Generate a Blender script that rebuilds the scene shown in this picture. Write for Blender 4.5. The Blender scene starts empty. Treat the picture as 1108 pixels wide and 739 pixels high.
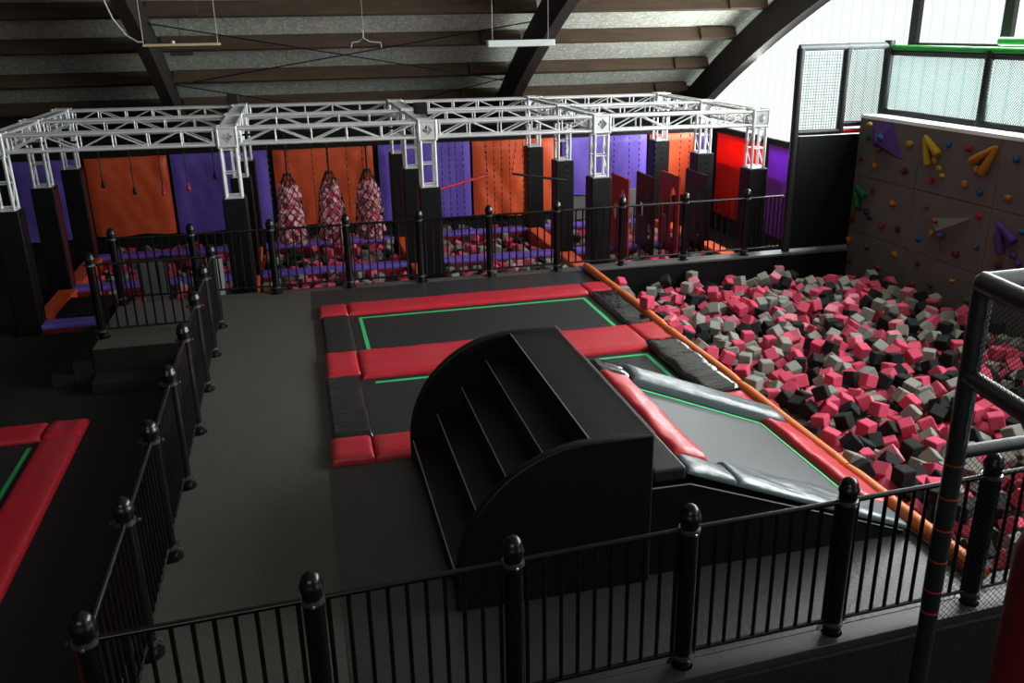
import bpy, bmesh, math, random
from mathutils import Vector, Matrix, Quaternion, noise
random.seed(11)
R=math.radians; PI=math.pi
S=bpy.context.scene; COL=S.collection
H=3.95                                   # eye height above the raised deck (z = 0)

# ------------------------------------------------------------------ materials
def s2l(c): return tuple((x/12.92 if x<=.04045 else ((x+.055)/1.055)**2.4) for x in c)
def mat(name,col,rough=.5,spec=.5,metal=0,bump=0,scale=30,var=0,vscale=8,stretch=None,detail=4,coat=0,sheen=0):
    m=bpy.data.materials.new(name); m.use_nodes=True; nt=m.node_tree; b=nt.nodes['Principled BSDF']
    b.inputs['Base Color'].default_value=(*col,1); b.inputs['Roughness'].default_value=rough
    b.inputs['Specular IOR Level'].default_value=spec; b.inputs['Metallic'].default_value=metal
    b.inputs['Coat Weight'].default_value=coat; b.inputs['Coat Roughness'].default_value=.25
    if bump or var:
        tc=nt.nodes.new('ShaderNodeTexCoord'); mp=nt.nodes.new('ShaderNodeMapping')
        if stretch: mp.inputs['Scale'].default_value=stretch
        nt.links.new(tc.outputs['Object'],mp.inputs['Vector'])
    if bump:
        n=nt.nodes.new('ShaderNodeTexNoise'); n.inputs['Scale'].default_value=scale; n.inputs['Detail'].default_value=detail
        bp=nt.nodes.new('ShaderNodeBump'); bp.inputs['Strength'].default_value=bump; bp.inputs['Distance'].default_value=.02
        nt.links.new(mp.outputs[0],n.inputs['Vector']); nt.links.new(n.outputs['Fac'],bp.inputs['Height']); nt.links.new(bp.outputs[0],b.inputs['Normal'])
    if var:
        n2=nt.nodes.new('ShaderNodeTexNoise'); n2.inputs['Scale'].default_value=vscale; n2.inputs['Detail'].default_value=3
        cr=nt.nodes.new('ShaderNodeValToRGB')
        cr.color_ramp.elements[0].position=.35; cr.color_ramp.elements[1].position=.65
        cr.color_ramp.elements[0].color=(*[c*(1-var) for c in col],1); cr.color_ramp.elements[1].color=(*[min(1,c*(1+var)) for c in col],1)
        nt.links.new(mp.outputs[0],n2.inputs['Vector']); nt.links.new(n2.outputs['Fac'],cr.inputs['Fac']); nt.links.new(cr.outputs[0],b.inputs['Base Color'])
    return m
def emis(name,col,st,lines=False):
    m=bpy.data.materials.new(name); m.use_nodes=True; nt=m.node_tree; nt.nodes.clear()
    o=nt.nodes.new('ShaderNodeOutputMaterial'); e=nt.nodes.new('ShaderNodeEmission'); e.inputs[1].default_value=st; e.inputs[0].default_value=(*col,1)
    nt.links.new(e.outputs[0],o.inputs[0])
    if lines:
        tc=nt.nodes.new('ShaderNodeTexCoord'); w=nt.nodes.new('ShaderNodeTexWave'); w.bands_direction='Y'; w.inputs['Scale'].default_value=.95
        w.inputs['Distortion'].default_value=.4; w.inputs['Detail'].default_value=1
        cr=nt.nodes.new('ShaderNodeValToRGB'); cr.color_ramp.elements[0].position=.0; cr.color_ramp.elements[1].position=.16
        cr.color_ramp.elements[0].color=(.68,.81,.78,1); cr.color_ramp.elements[1].color=(*col,1)
        nt.links.new(tc.outputs['Object'],w.inputs['Vector']); nt.links.new(w.outputs['Fac'],cr.inputs['Fac']); nt.links.new(cr.outputs[0],e.inputs[0])
    return m

M={}
M['carpet']=mat('dark_carpet',(.088,.081,.071),.62,.4,bump=.8,scale=170,var=.35,vscale=70)
M['matfloor']=mat('smooth_dark_matting',(.026,.0275,.028),.42,.5,bump=.25,scale=25,var=.1,vscale=4)
M['kerblight']=mat('light_kerb_metal',(.085,.09,.09),.4)
M['darkred']=mat('dark_red_vinyl',(.20,.010,.016),.45,.4)
M['dimred']=mat('dim_red_vinyl',(.075,.010,.010),.5,.3)
M['clampdark']=mat('dark_clamp',(.16,.165,.17),.3,.6,metal=.8)
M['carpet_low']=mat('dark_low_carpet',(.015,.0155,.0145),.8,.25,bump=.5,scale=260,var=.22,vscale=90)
M['kerb']=mat('kerb_strip_metal',(.026,.028,.028),.45,.5,bump=.1,scale=60)
M['blackpaint']=mat('black_powder_coat',(.0032,.0036,.004),.25,.4)
M['steel']=mat('clamp_steel',(.30,.31,.32),.3,.5,metal=.9)
M['alu']=mat('aluminium_truss',(.80,.82,.82),.36,.5,metal=.4,bump=.05,scale=40)
M['blackvinyl']=mat('black_vinyl',(.0028,.0029,.0031),.45,.28,bump=.12,scale=7)
M['shinyvinyl']=mat('shiny_black_vinyl',(.006,.0065,.007),.14,.7,bump=.6,scale=5,stretch=(1,2.2,1),detail=6)
M['greyvinyl']=mat('grey_black_vinyl',(.012,.013,.0135),.42,.5,bump=.2,scale=8)
M['deepred']=mat('deep_red_padding',(.11,.006,.009),.5,.3)
M['boardred']=mat('red_board_paint',(.30,.012,.02),.45,.4)
M['palepink']=mat('washed_pink_foam',(.78,.36,.40),.85,.15,bump=.2,scale=60)
M['silver']=mat('slate_vinyl',(.085,.112,.122),.3,.65,bump=.75,scale=5,stretch=(1,2.8,1),detail=6)
M['redvinyl']=mat('red_vinyl',(.52,.018,.035),.33,.5,bump=.5,scale=5,detail=5)
M['orange']=mat('orange_vinyl',(.80,.110,.032),.42,.4,bump=.18,scale=4)
M['tube']=mat('orange_tube_vinyl',(.66,.15,.03),.42,.45,bump=.15,scale=14)
M['purple']=mat('purple_vinyl',(.19,.115,.62),.45,.4,bump=.18,scale=4)
M['bed']=mat('trampoline_mesh',(.012,.0145,.016),.55,.45,bump=.25,scale=220)
M['bedramp']=mat('ramp_trampoline_mesh',(.026,.031,.034),.42,.6,bump=.15,scale=150,var=.15,vscale=20)
M['green']=mat('green_webbing',(.04,.52,.17),.6)
M['piping']=mat('light_piping',(.30,.30,.30),.35,.6)
M['pink']=mat('pink_foam',(.60,.075,.135),.85,.15,bump=.2,scale=60)
M['pinklight']=mat('pale_pink_foam',(.68,.22,.28),.85,.15,bump=.2,scale=60)
M['grey']=mat('grey_foam',(.25,.25,.22),.88,.15,bump=.2,scale=60)
M['dark']=mat('charcoal_foam',(.015,.016,.016),.85,.2,bump=.2,scale=60)
M['climb']=mat('climbing_wall_paint',(.105,.092,.089),.8,.25,bump=.15,scale=40,var=.06,vscale=3)
M['ledge']=mat('white_ledge',(.75,.78,.78),.5)
M['seamdark']=mat('dark_seam',(.05,.045,.045),.8)
for n,c in dict(yellow=(.80,.48,.02),blue=(.02,.16,.40),red=(.55,.03,.03),orangeh=(.80,.33,.03),greenh=(.02,.22,.07),darkred=(.22,.02,.03),purpleh=(.16,.06,.36),darkgrey=(.05,.05,.05),greyh=(.27,.25,.24),bolt=(.6,.45,.35)).items():
    M['h_'+n]=mat('hold_'+n,tuple(q*.42 for q in c),.7,.2,bump=.2,scale=40)
M['netdark']=mat('net_cord',(.012,.014,.016),.7,.2)
M['netgreen']=mat('net_cord_green',(.10,.22,.20),.7,.2)
M['foamblack']=mat('foam_tube_black',(.009,.0105,.012),.42,.5,bump=.15,scale=25)
M['foamgrey']=mat('foam_tube_grey',(.10,.115,.125),.45,.5,bump=.1,scale=25)
M['greenrail']=mat('green_foam_tube',(.01,.30,.035),.45,.5)
M['redtie']=mat('red_cable_tie',(.42,.03,.025),.5)
M['wood']=mat('glulam_brown',(.024,.019,.016),.75,.25,bump=.25,scale=6,var=.3,vscale=5,stretch=(1,8,8))
M['purlin']=mat('purlin_timber',(.075,.052,.034),.8,.2,bump=.2,scale=6,var=.15,vscale=3,stretch=(.4,3,3))
M['batten']=mat('pale_batten',(.62,.47,.30),.6)
M['darkwall']=mat('dark_wall',(.016,.015,.014),.85,.2,bump=.2,scale=30)
M['greywall']=mat('grey_wall',(.16,.17,.165),.8,.2,bump=.1,scale=30)
M['lamp']=mat('white_lamp_housing',(.72,.78,.78),.4)
M['speaker']=mat('black_plastic',(.008,.009,.009),.5)
M['cable']=mat('pale_cable',(.5,.5,.46),.6)
M['sign']=mat('white_board',(.62,.62,.60),.5)
M['greyboard']=mat('grey_board',(.10,.105,.105),.6)
M['chain']=mat('black_chain',(.010,.010,.011),.35,.5,metal=.4)
M['mullion']=mat('window_bar',(.022,.023,.020),.6)
M['roof']=mat('roof_board',(.42,.44,.37),.85,.2,var=.1,vscale=5)
def roofnodes():
    nt=M['roof'].node_tree; b=nt.nodes['Principled BSDF']; cr=[n for n in nt.nodes if n.type=='VALTORGB'][0]
    tc=[n for n in nt.nodes if n.type=='TEX_COORD'][0]
    v=nt.nodes.new('ShaderNodeTexNoise'); v.inputs['Scale'].default_value=14; v.inputs['Detail'].default_value=5
    c2=nt.nodes.new('ShaderNodeValToRGB'); c2.color_ramp.elements[0].position=.54; c2.color_ramp.elements[1].position=.60
    c2.color_ramp.elements[0].color=(0,0,0,1); c2.color_ramp.elements[1].color=(1,1,1,1)
    mx=nt.nodes.new('ShaderNodeMixRGB'); mx.inputs[2].default_value=(.64,.64,.58,1)
    w=nt.nodes.new('ShaderNodeTexWave'); w.bands_direction='X'; w.inputs['Scale'].default_value=.27; w.wave_profile='SAW'
    c3=nt.nodes.new('ShaderNodeValToRGB'); c3.color_ramp.elements[0].position=.0; c3.color_ramp.elements[1].position=.012
    c3.color_ramp.elements[0].color=(.3,.3,.3,1); c3.color_ramp.elements[1].color=(1,1,1,1)
    m2=nt.nodes.new('ShaderNodeMixRGB'); m2.blend_type='MULTIPLY'; m2.inputs[0].default_value=1
    L=nt.links.new
    L(tc.outputs['Object'],v.inputs['Vector']); L(v.outputs['Fac'],c2.inputs[0]); L(c2.outputs[0],mx.inputs[0]); L(cr.outputs[0],mx.inputs[1])
    L(tc.outputs['Object'],w.inputs['Vector']); L(w.outputs['Fac'],c3.inputs[0]); L(mx.outputs[0],m2.inputs[1]); L(c3.outputs[0],m2.inputs[2]); L(m2.outputs[0],b.inputs['Base Color'])
roofnodes()
def translucent(name,col):
    m=mat(name,col,.45,.4); nt=m.node_tree; b=nt.nodes['Principled BSDF']; o=[n for n in nt.nodes if n.type=='OUTPUT_MATERIAL'][0]
    t=nt.nodes.new('ShaderNodeBsdfTranslucent'); t.inputs[0].default_value=(*col,1); x=nt.nodes.new('ShaderNodeMixShader'); x.inputs[0].default_value=.55
    nt.links.new(b.outputs[0],x.inputs[1]); nt.links.new(t.outputs[0],x.inputs[2]); nt.links.new(x.outputs[0],o.inputs[0]); return m
M['redthin']=translucent('thin_red_sheet',(.90,.035,.015)); M['purplethin']=translucent('thin_purple_sheet',(.30,.075,.56))
M['panelglow']=emis('corrugated_daylight_sheet',(.93,1.0,.985),.78,True)
M['window']=emis('daylight_window',(.95,1.0,1.0),1.1)

# ------------------------------------------------------------------ geometry helpers
class MB:
    def __init__(s): s.v=[]; s.f=[]
    def add(s,v,f):
        b=len(s.v); s.v+= [Vector(p) for p in v]; s.f+=[[b+i for i in q] for q in f]; return s
    def box(s,x0,x1,y0,y1,z0,z1):
        return s.add([(x0,y0,z0),(x1,y0,z0),(x1,y1,z0),(x0,y1,z0),(x0,y0,z1),(x1,y0,z1),(x1,y1,z1),(x0,y1,z1)],[(0,3,2,1),(4,5,6,7),(0,1,5,4),(1,2,6,5),(2,3,7,6),(3,0,4,7)])
    def obox(s,c,u,v,w):
        c,u,v,w=map(Vector,(c,u,v,w)); P=[c+u*a+v*b+w*d for d in(-.5,.5) for a,b in((-.5,-.5),(.5,-.5),(.5,.5),(-.5,.5))]
        return s.add(P,[(0,3,2,1),(4,5,6,7),(0,1,5,4),(1,2,6,5),(2,3,7,6),(3,0,4,7)])
    def prism(s,poly,ax,a,b):
        n=len(poly); P=[]
        for t in (a,b):
            for p in poly: P.append({0:(t,p[0],p[1]),1:(p[0],t,p[1]),2:(p[0],p[1],t)}[ax])
        return s.add(P,[list(range(n))[::-1],list(range(n,2*n))]+[(i,(i+1)%n,n+(i+1)%n,n+i) for i in range(n)])
    def tube(s,pts,r,n=8,cap=True):
        pts=[Vector(p) for p in pts]; rs=r if isinstance(r,(list,tuple)) else [r]*len(pts); P=[]; F=[]; up=None
        for i,p in enumerate(pts):
            d=(pts[min(i+1,len(pts)-1)]-pts[max(i-1,0)])
            if d.length<1e-9: d=Vector((0,0,1))
            d.normalize()
            if up is None: up=Vector((0,0,1)) if abs(d.z)<.9 else Vector((1,0,0))
            a=d.cross(up); 
            if a.length<1e-6: a=d.orthogonal()
            a.normalize(); b=a.cross(d).normalized()
            for k in range(n):
                t=2*PI*k/n; P.append(p+(a*math.cos(t)+b*math.sin(t))*rs[i])
        for i in range(len(pts)-1):
            for k in range(n): F.append((i*n+k,i*n+(k+1)%n,(i+1)*n+(k+1)%n,(i+1)*n+k))
        if cap: F+=[list(range(n))[::-1],[ (len(pts)-1)*n+k for k in range(n)]]
        return s.add(P,F)
    def lathe(s,c,prof,n=16):
        c=Vector(c); P=[]; F=[]
        for r,z in prof:
            for k in range(n): P.append(c+Vector((r*math.cos(2*PI*k/n),r*math.sin(2*PI*k/n),z)))
        for i in range(len(prof)-1):
            for k in range(n): F.append((i*n+k,i*n+(k+1)%n,(i+1)*n+(k+1)%n,(i+1)*n+k))
        F+=[list(range(n))[::-1],[(len(prof)-1)*n+k for k in range(n)]]
        return s.add(P,F)
    def ball(s,c,r,sub=2,sq=(1,1,1),jit=0,seed=0):
        bm=bmesh.new(); bmesh.ops.create_icosphere(bm,subdivisions=sub,radius=1); rd=random.Random(seed)
        off=Vector((rd.uniform(-9,9),rd.uniform(-9,9),rd.uniform(-9,9)))
        P=[]
        for v in bm.verts:
            q=v.co*(1+jit*noise.noise(v.co*1.7+off)); P.append(Vector(c)+Vector((q.x*r*sq[0],q.y*r*sq[1],q.z*r*sq[2])))
        F=[[v.index for v in f.verts] for f in bm.faces]; bm.free(); return s.add(P,F)
    def ring(s,c,r0,r1,z0,z1,n=18):
        return s.lathe_open(c,[(r0,z0),(r1,z0),(r1,z1),(r0,z1),(r0,z0)],n)
    def lathe_open(s,c,prof,n):
        c=Vector(c); P=[];F=[]
        for r,z in prof:
            for k in range(n): P.append(c+Vector((r*math.cos(2*PI*k/n),r*math.sin(2*PI*k/n),z)))
        for i in range(len(prof)-1):
            for k in range(n): F.append((i*n+k,i*n+(k+1)%n,(i+1)*n+(k+1)%n,(i+1)*n+k))
        return s.add(P,F)

def wloc(o):
    p=Vector((0,0,0))
    while o is not None: p+=o.location; o=o.parent
    return p
def build(mb,name,m,parent=None,smooth=False,bevel=0,seg=2,loc=None):
    base=wloc(parent) if parent else Vector((0,0,0))
    if loc is not None: base=Vector(loc)
    me=bpy.data.meshes.new(name); me.from_pydata([p-base for p in mb.v],[],mb.f); me.materials.append(M[m] if isinstance(m,str) else m)
    bm=bmesh.new(); bm.from_mesh(me); bmesh.ops.recalc_face_normals(bm,faces=bm.faces); bm.to_mesh(me); bm.free()
    if smooth:
        me.shade_smooth(); me.set_sharp_from_angle(angle=R(smooth if smooth is not True else 45))
    o=bpy.data.objects.new(name,me); COL.objects.link(o)
    if loc is not None: o.location=base-(wloc(parent) if parent else Vector((0,0,0)))
    if parent: o.parent=parent
    if bevel:
        b=o.modifiers.new('bevel','BEVEL'); b.width=bevel; b.segments=seg; b.limit_method='ANGLE'; b.angle_limit=R(40)
    return o
def tag(o,label=None,cat=None,group=None,kind=None):
    if label: o['label']=label
    if cat: o['category']=cat
    if group: o['group']=group
    if kind: o['kind']=kind
    return o
def thing(name,label,cat,loc=(0,0,0),group=None,kind=None):
    o=bpy.data.objects.new(name,None); o.empty_display_size=.1; COL.objects.link(o); o.location=loc
    return tag(o,label,cat,group,kind)
def struct(mb,name,m,**k): return tag(build(mb,name,m,**k),kind='structure')
def share(src,name,parent,world,rot=None):                  # another instance of a mesh already built
    o=src.copy(); COL.objects.link(o); o.name=name; o.parent=parent
    o.location=Vector(world)-(wloc(parent) if parent else Vector((0,0,0)))
    if rot is not None: o.rotation_euler=rot
    return o

# the camera, and a helper that turns a picture point into a place at a known distance back (y) or to the side (x)
YAW,PIT,ROL=0.23321777,0.34217723,-0.01788252; FPX=956.2
_fw=Vector((math.sin(YAW)*math.cos(PIT),math.cos(YAW)*math.cos(PIT),-math.sin(PIT))); _rt=Vector((math.cos(YAW),-math.sin(YAW),0)); _up=_rt.cross(_fw)
_r2=_rt*math.cos(ROL)+_up*math.sin(ROL); _u2=_up*math.cos(ROL)-_rt*math.sin(ROL)
def ray(px,py): return _fw*FPX+_r2*(px-554)-_u2*(py-369.5)
def at_y(px,py,Y): d=ray(px,py); return Vector((0,0,H))+d*(Y/d.y)
def at_x(px,py,X): d=ray(px,py); return Vector((0,0,H))+d*(X/d.x)
cam=bpy.data.cameras.new('camera'); cam.sensor_width=36; cam.lens=36*FPX/1108; cam.clip_start=.05; cam.clip_end=200
co=bpy.data.objects.new('camera',cam); COL.objects.link(co)
co.matrix_world=Matrix(((_r2.x,_u2.x,-_fw.x,0),(_r2.y,_u2.y,-_fw.y,0),(_r2.z,_u2.z,-_fw.z,H),(0,0,0,1)))
S.camera=co

# a stuffed vinyl pad: origin corner, two edge vectors, thickness along their normal, wrinkles
def cushion(name,o,u,v,T,m,parent,amp=.006,seed=0,e=.05,wr=7.0,under=.0,cell=.06):
    o,u,v=Vector(o),Vector(u),Vector(v); lu,lv=u.length,v.length; U=u/lu; V=v/lv; N=U.cross(V); 
    if N.z<0: N=-N
    def ticks(L):
        a=[0,.12*e,.4*e,e]; n=max(2,int((L-2*e)/cell)); return a+[e+(L-2*e)*i/n for i in range(1,n)]+[L-e,L-.4*e,L-.12*e,L]
    tu,tv=ticks(lu),ticks(lv); f=lambda d: math.sqrt(max(0,1-(1-min(d/e,1))**2))
    mb=MB(); nu,nv=len(tu),len(tv); P=[]; F=[]
    for a in tu:
        for b in tv:
            h=f(min(a,lu-a))*f(min(b,lv-b))
            q=Vector((a*wr*(.5 if lu>lv else 1),b*wr*(1 if lu>lv else .5),seed*3.7))
            w=noise.noise(q)+.6*(1-abs(noise.noise(q*1.9+Vector((5,2,seed)))*2))
            w+= -1.2*max(0,1-min(abs(a-lu/2),9)/.03)*0
            P.append(o+U*a+V*b+N*(T*(.25+.75*h)+amp*w*h))
    for i in range(nu-1):
        for j in range(nv-1): F.append((i*nv+j,(i+1)*nv+j,(i+1)*nv+j+1,i*nv+j+1))
    rim=[i*nv for i in range(nu)]+[(nu-1)*nv+j for j in range(1,nv)]+[i*nv+nv-1 for i in range(nu-2,-1,-1)]+[j for j in range(nv-2,0,-1)]
    nb=len(P); P+=[P[i]-N*((P[i]-o).dot(N)+under) for i in rim]; k=len(rim)
    F+=[(rim[i],rim[(i+1)%k],nb+(i+1)%k,nb+i) for i in range(k)]; F.append([nb+i for i in range(k)])
    mb.add(P,F); return build(mb,name,m,parent,smooth=50)
CUBES=[  # settled foam cubes: place in cm, then the turn
490,484,-4,-32,1,-38,491,533,-21,24,-26,24,528,558,-4,7,-35,7,506,485,-55,-27,23,27,586,580,-21,0,0,49,520,626,-4,1,-35,1,491,485,-21,-4,50,1,491,488,-38,-50,3,-4,519,484,-4,26,24,-26,608,636,-21,-35,-2,-35,
525,579,-4,-27,23,27,491,621,-21,0,0,40,491,555,-18,-20,-20,29,491,646,-4,35,-6,-5,495,494,-72,23,27,-23,491,502,-6,-26,-31,18,491,512,-72,2,-35,2,491,529,-38,-39,32,0,510,593,-22,29,10,16,492,572,-71,-25,25,-25,
493,604,-32,-35,29,-13,496,527,-55,0,0,39,489,552,-38,-24,-26,26,493,580,-38,12,-35,4,489,608,-54,0,-1,50,489,587,-54,4,4,-35,501,717,-4,13,-33,-33,520,491,-38,-29,-20,-29,515,700,-4,27,23,-27,709,758,-21,27,-23,27,
656,652,-21,22,-28,-28,612,792,-21,27,-22,-22,639,655,-21,-22,28,-28,541,538,-21,42,-27,0,715,731,-21,-34,9,34,616,747,-21,6,35,-6,586,700,-21,-35,0,-35,562,781,-22,-25,-27,32,494,821,-20,-35,-7,-35,495,726,-21,28,-22,28,
494,864,-3,-17,-31,31,706,697,-21,35,35,0,489,745,-21,0,0,-50,491,700,-38,4,35,-4,492,664,-4,0,0,-5,535,810,-21,0,0,-27,551,813,-3,33,-12,33,494,551,-72,3,-35,3,533,598,-4,10,49,0,651,868,-21,25,25,-25,
491,785,-21,-27,-23,-27,572,756,-21,-35,-4,-35,489,647,-38,35,1,-35,592,676,-21,26,24,24,529,551,-21,49,12,0,589,649,-21,-24,26,24,618,585,-21,-32,-39,0,615,886,-21,-3,35,3,802,913,-21,-20,-29,29,490,674,-55,-22,26,24,
640,745,-21,-29,-21,-29,490,667,-21,27,22,24,489,811,-38,0,35,0,613,819,-21,-35,1,35,672,866,-21,6,-35,6,873,912,-21,28,22,22,600,753,-29,-17,-12,-38,665,709,-20,0,0,-43,516,651,-13,-14,46,1,664,761,-21,-39,31,0,
491,628,-38,-35,-7,-35,512,489,-21,-20,-29,-20,693,677,-27,38,11,-18,760,929,-21,-19,-30,-19,764,797,-23,-1,-8,4,575,549,-25,35,-17,10,713,938,-21,31,-39,0,772,838,-21,25,25,-25,631,951,-21,0,0,-2,491,724,-72,-35,0,35,
526,579,-21,-11,-34,-11,490,751,-72,35,-4,35,711,969,-21,-25,-25,-25,490,719,-38,26,24,24,643,889,-21,-6,50,0,494,547,-55,5,50,0,501,861,-20,-50,1,0,949,998,-21,0,0,39,530,827,-21,1,1,42,489,934,-38,34,-36,6,
682,761,-21,-22,-28,-22,495,648,-21,28,-22,28,613,699,-21,-32,-39,0,494,506,-23,-33,12,27,736,724,-21,0,35,-35,855,860,-21,28,22,-28,491,699,-55,28,22,-28,560,951,-21,35,-4,-4,489,1077,-4,-25,-25,-25,506,632,-21,0,0,44,
491,969,-4,-35,7,-7,563,904,-21,26,24,24,523,490,-55,-35,-5,5,643,639,-38,-11,37,10,645,933,-21,-34,-8,-34,489,749,-38,0,-35,0,522,941,-21,46,19,0,655,795,-21,35,0,-35,489,840,-38,2,-35,1,616,654,-21,-27,22,-22,
558,692,-21,39,32,0,525,989,-21,42,27,0,618,619,-38,26,-24,-24,674,984,-21,28,-21,28,490,629,-55,24,-26,24,490,999,-5,-1,-40,2,537,788,-25,-5,11,43,638,700,-21,-34,9,34,924,1012,-21,35,6,-35,639,771,-21,30,-18,30,
526,608,-21,29,-21,29,490,878,-21,-35,36,0,664,820,-21,-42,-28,0,527,845,-21,-35,-4,4,612,675,-21,-10,-34,-9,830,963,-21,16,-47,0,490,970,-21,-2,-35,35,893,961,-21,-34,9,34,490,770,-72,-3,-35,35,496,529,-72,24,26,26,
493,1065,-21,-4,-35,35,492,1009,-55,-17,-31,-17,874,968,-21,0,-35,35,754,889,-21,-6,35,6,878,1017,-21,4,-35,4,497,655,-72,35,-2,35,653,675,-21,23,26,-23,813,1106,-21,29,-20,-20,547,982,-21,32,15,-32,666,1001,-21,29,-20,29,
813,885,-21,5,-35,5,489,861,-38,-24,-26,-26,760,754,-21,-23,27,23,498,1202,-4,-16,-32,32,543,677,-21,-20,29,20,588,933,-21,0,-35,-35,633,676,-21,48,-13,0,571,648,-21,1,35,-1,642,1176,-21,0,0,39,734,1154,-21,-13,33,13,
565,733,-25,16,13,-33,511,514,-14,13,-38,-5,582,981,-20,35,-3,35,735,847,-21,23,27,-23,728,924,-21,1,35,35,680,798,-21,25,-25,-25,690,839,-21,-29,21,-21,489,1172,-21,0,-35,0,555,803,-20,34,-9,34,620,1013,-21,-25,-25,-25,
790,841,-21,1,-4,0,490,905,-43,-47,-3,0,767,772,-21,0,0,-40,739,824,-21,4,35,-4,592,1061,-21,22,-27,22,812,1061,-21,3,-35,-35,492,821,-72,-3,35,-35,568,1000,-21,-20,-29,29,611,1033,-21,2,35,-2,493,1060,-38,-1,35,1,
590,824,-21,-35,0,35,833,983,-21,2,35,-2,563,612,-21,-35,2,35,594,1250,-21,35,0,0,502,503,-55,2,-35,2,707,778,-21,0,0,49,755,1156,-21,-35,-2,2,783,929,-21,0,0,-46,626,722,-24,2,-32,35,836,1035,-21,-35,6,-6,
492,770,-51,-14,-33,-32,584,803,-25,2,18,-13,694,860,-21,0,0,8,492,723,-55,22,-28,-28,489,1342,-21,-25,-25,-25,492,794,-72,-25,-25,-25,541,490,-72,1,-35,1,833,921,-21,24,-26,24,714,797,-21,0,0,-4,503,707,-21,-21,45,0,
784,1293,-21,2,35,-2,800,789,-21,22,-27,22,493,889,-72,-30,18,30,615,1316,-21,31,-16,-16,606,1195,-21,-31,-18,18,491,1022,-38,0,0,29,511,962,-38,0,0,-36,619,1091,-21,-35,3,35,717,1326,-21,0,0,16,935,943,-27,-6,-19,8,
853,1136,-21,6,-37,-32,489,924,-55,-1,35,1,544,1102,-21,24,-26,24,853,1025,-21,-35,3,35,492,815,-55,12,33,-12,545,866,-21,-35,-3,3,582,906,-28,21,-31,26,854,1106,-21,25,-25,25,693,817,-21,5,35,-5,733,805,-21,22,26,19,
495,629,-72,-35,-1,-35,497,866,-72,26,-24,26,519,863,-21,35,-1,35,521,495,-72,5,-35,5,646,715,-21,18,-30,18,709,847,-21,29,-21,29,572,825,-21,0,0,36,492,767,-29,1,-48,0,492,674,-38,1,-1,22,732,744,-21,2,50,0,
641,1272,-21,19,-30,19,943,978,-35,-19,-24,29,494,1106,-4,34,11,-34,562,1106,-21,3,35,-3,757,1318,-21,0,0,30,880,888,-21,-35,1,35,571,529,-21,-35,3,35,691,992,-21,-11,49,0,653,1040,-21,-21,28,-29,841,946,-21,-7,-35,-7,
929,1169,-21,35,5,5,490,933,-72,35,-1,35,493,790,-55,0,0,28,716,992,-21,-2,35,-35,875,1109,-21,-4,-35,-4,773,984,-21,-24,-26,-24,518,625,-38,4,-35,4,808,1018,-21,8,34,-8,923,1032,-21,-25,-25,-25,753,1026,-21,-22,-28,-22,
543,718,-21,-25,-24,-26,680,779,-21,35,3,3,496,684,-20,36,-4,-3,528,628,-21,2,50,0,490,1040,-72,-2,-50,0,787,813,-25,-19,-29,-30,529,696,-21,35,-3,-3,711,1158,-21,35,-5,35,549,520,-21,26,13,4,594,1357,-21,-48,13,0,
805,1202,-21,35,3,-35,507,1324,-21,0,0,35,834,900,-21,18,-30,18,491,1128,-5,21,21,28,492,843,-72,-11,-33,-11,489,1033,-55,0,0,-34,926,1200,-22,-49,-3,7,490,1270,-27,0,-27,42,801,860,-21,0,0,-41,834,1297,-25,12,-38,-9,
619,933,-35,-9,8,42,906,1084,-21,35,-7,-7,634,1060,-21,34,37,0,642,1200,-21,24,-26,24,636,1140,-27,-21,3,12,733,1076,-21,-21,28,-28,817,1042,-21,0,0,7,846,1153,-21,29,41,0,906,1104,-21,-20,29,20,583,1098,-21,-10,-34,34,
749,866,-21,-35,-3,-35,519,774,-30,-2,-23,36,494,883,-55,-26,24,-24,776,1315,-21,-35,0,-35,575,1263,-26,7,22,-44,606,949,-21,-16,31,-31,489,1059,-55,0,-35,-35,560,1028,-21,0,0,32,734,964,-21,-19,-29,30,545,564,-21,-18,-30,30,
739,1097,-21,-7,35,-35,772,1073,-21,-29,20,-20,614,839,-21,18,47,0,665,1155,-21,-18,-30,-18,679,1078,-21,-27,-22,22,950,1065,-21,-22,27,24,489,967,-55,-35,1,-1,759,958,-21,-30,-18,18,638,1086,-21,0,0,-35,754,849,-21,35,1,-35,
495,1155,-55,-7,35,-35,740,776,-28,31,35,10,642,605,-21,27,22,22,939,1151,-21,-17,47,0,490,965,-72,-34,37,0,547,1306,-21,7,35,-7,705,1199,-21,-27,23,27,855,899,-36,-23,-29,-20,530,807,-38,0,35,-1,536,1083,-27,33,-7,-36,
568,929,-28,12,-28,-14,834,823,-21,-17,-47,0,634,1030,-21,0,0,8,895,1182,-21,-27,-24,-26,718,828,-26,8,-46,19,732,1030,-21,35,-7,35,571,668,-25,36,27,18,653,1379,-21,0,0,-26,491,1264,-43,-3,-11,-48,509,1086,-21,0,0,0,
664,887,-21,35,1,-35,715,1091,-35,20,-18,-28,497,747,-55,-4,-35,35,617,637,-38,-2,35,-35,584,602,-36,22,-23,-29,876,1179,-21,27,23,-27,902,1126,-21,20,-29,20,498,611,-72,24,-26,-26,489,1176,-38,24,26,-24,562,1157,-24,-11,14,7,
685,1196,-21,50,-1,0,868,1250,-20,-36,2,-2,498,911,-72,30,40,0,494,974,-38,23,-27,23,783,1106,-21,37,-33,0,832,1170,-21,27,23,-27,489,1197,-21,26,-24,26,526,1024,-21,-35,-1,-35,490,1079,-38,0,0,-33,653,623,-27,6,-18,-43,
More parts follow.
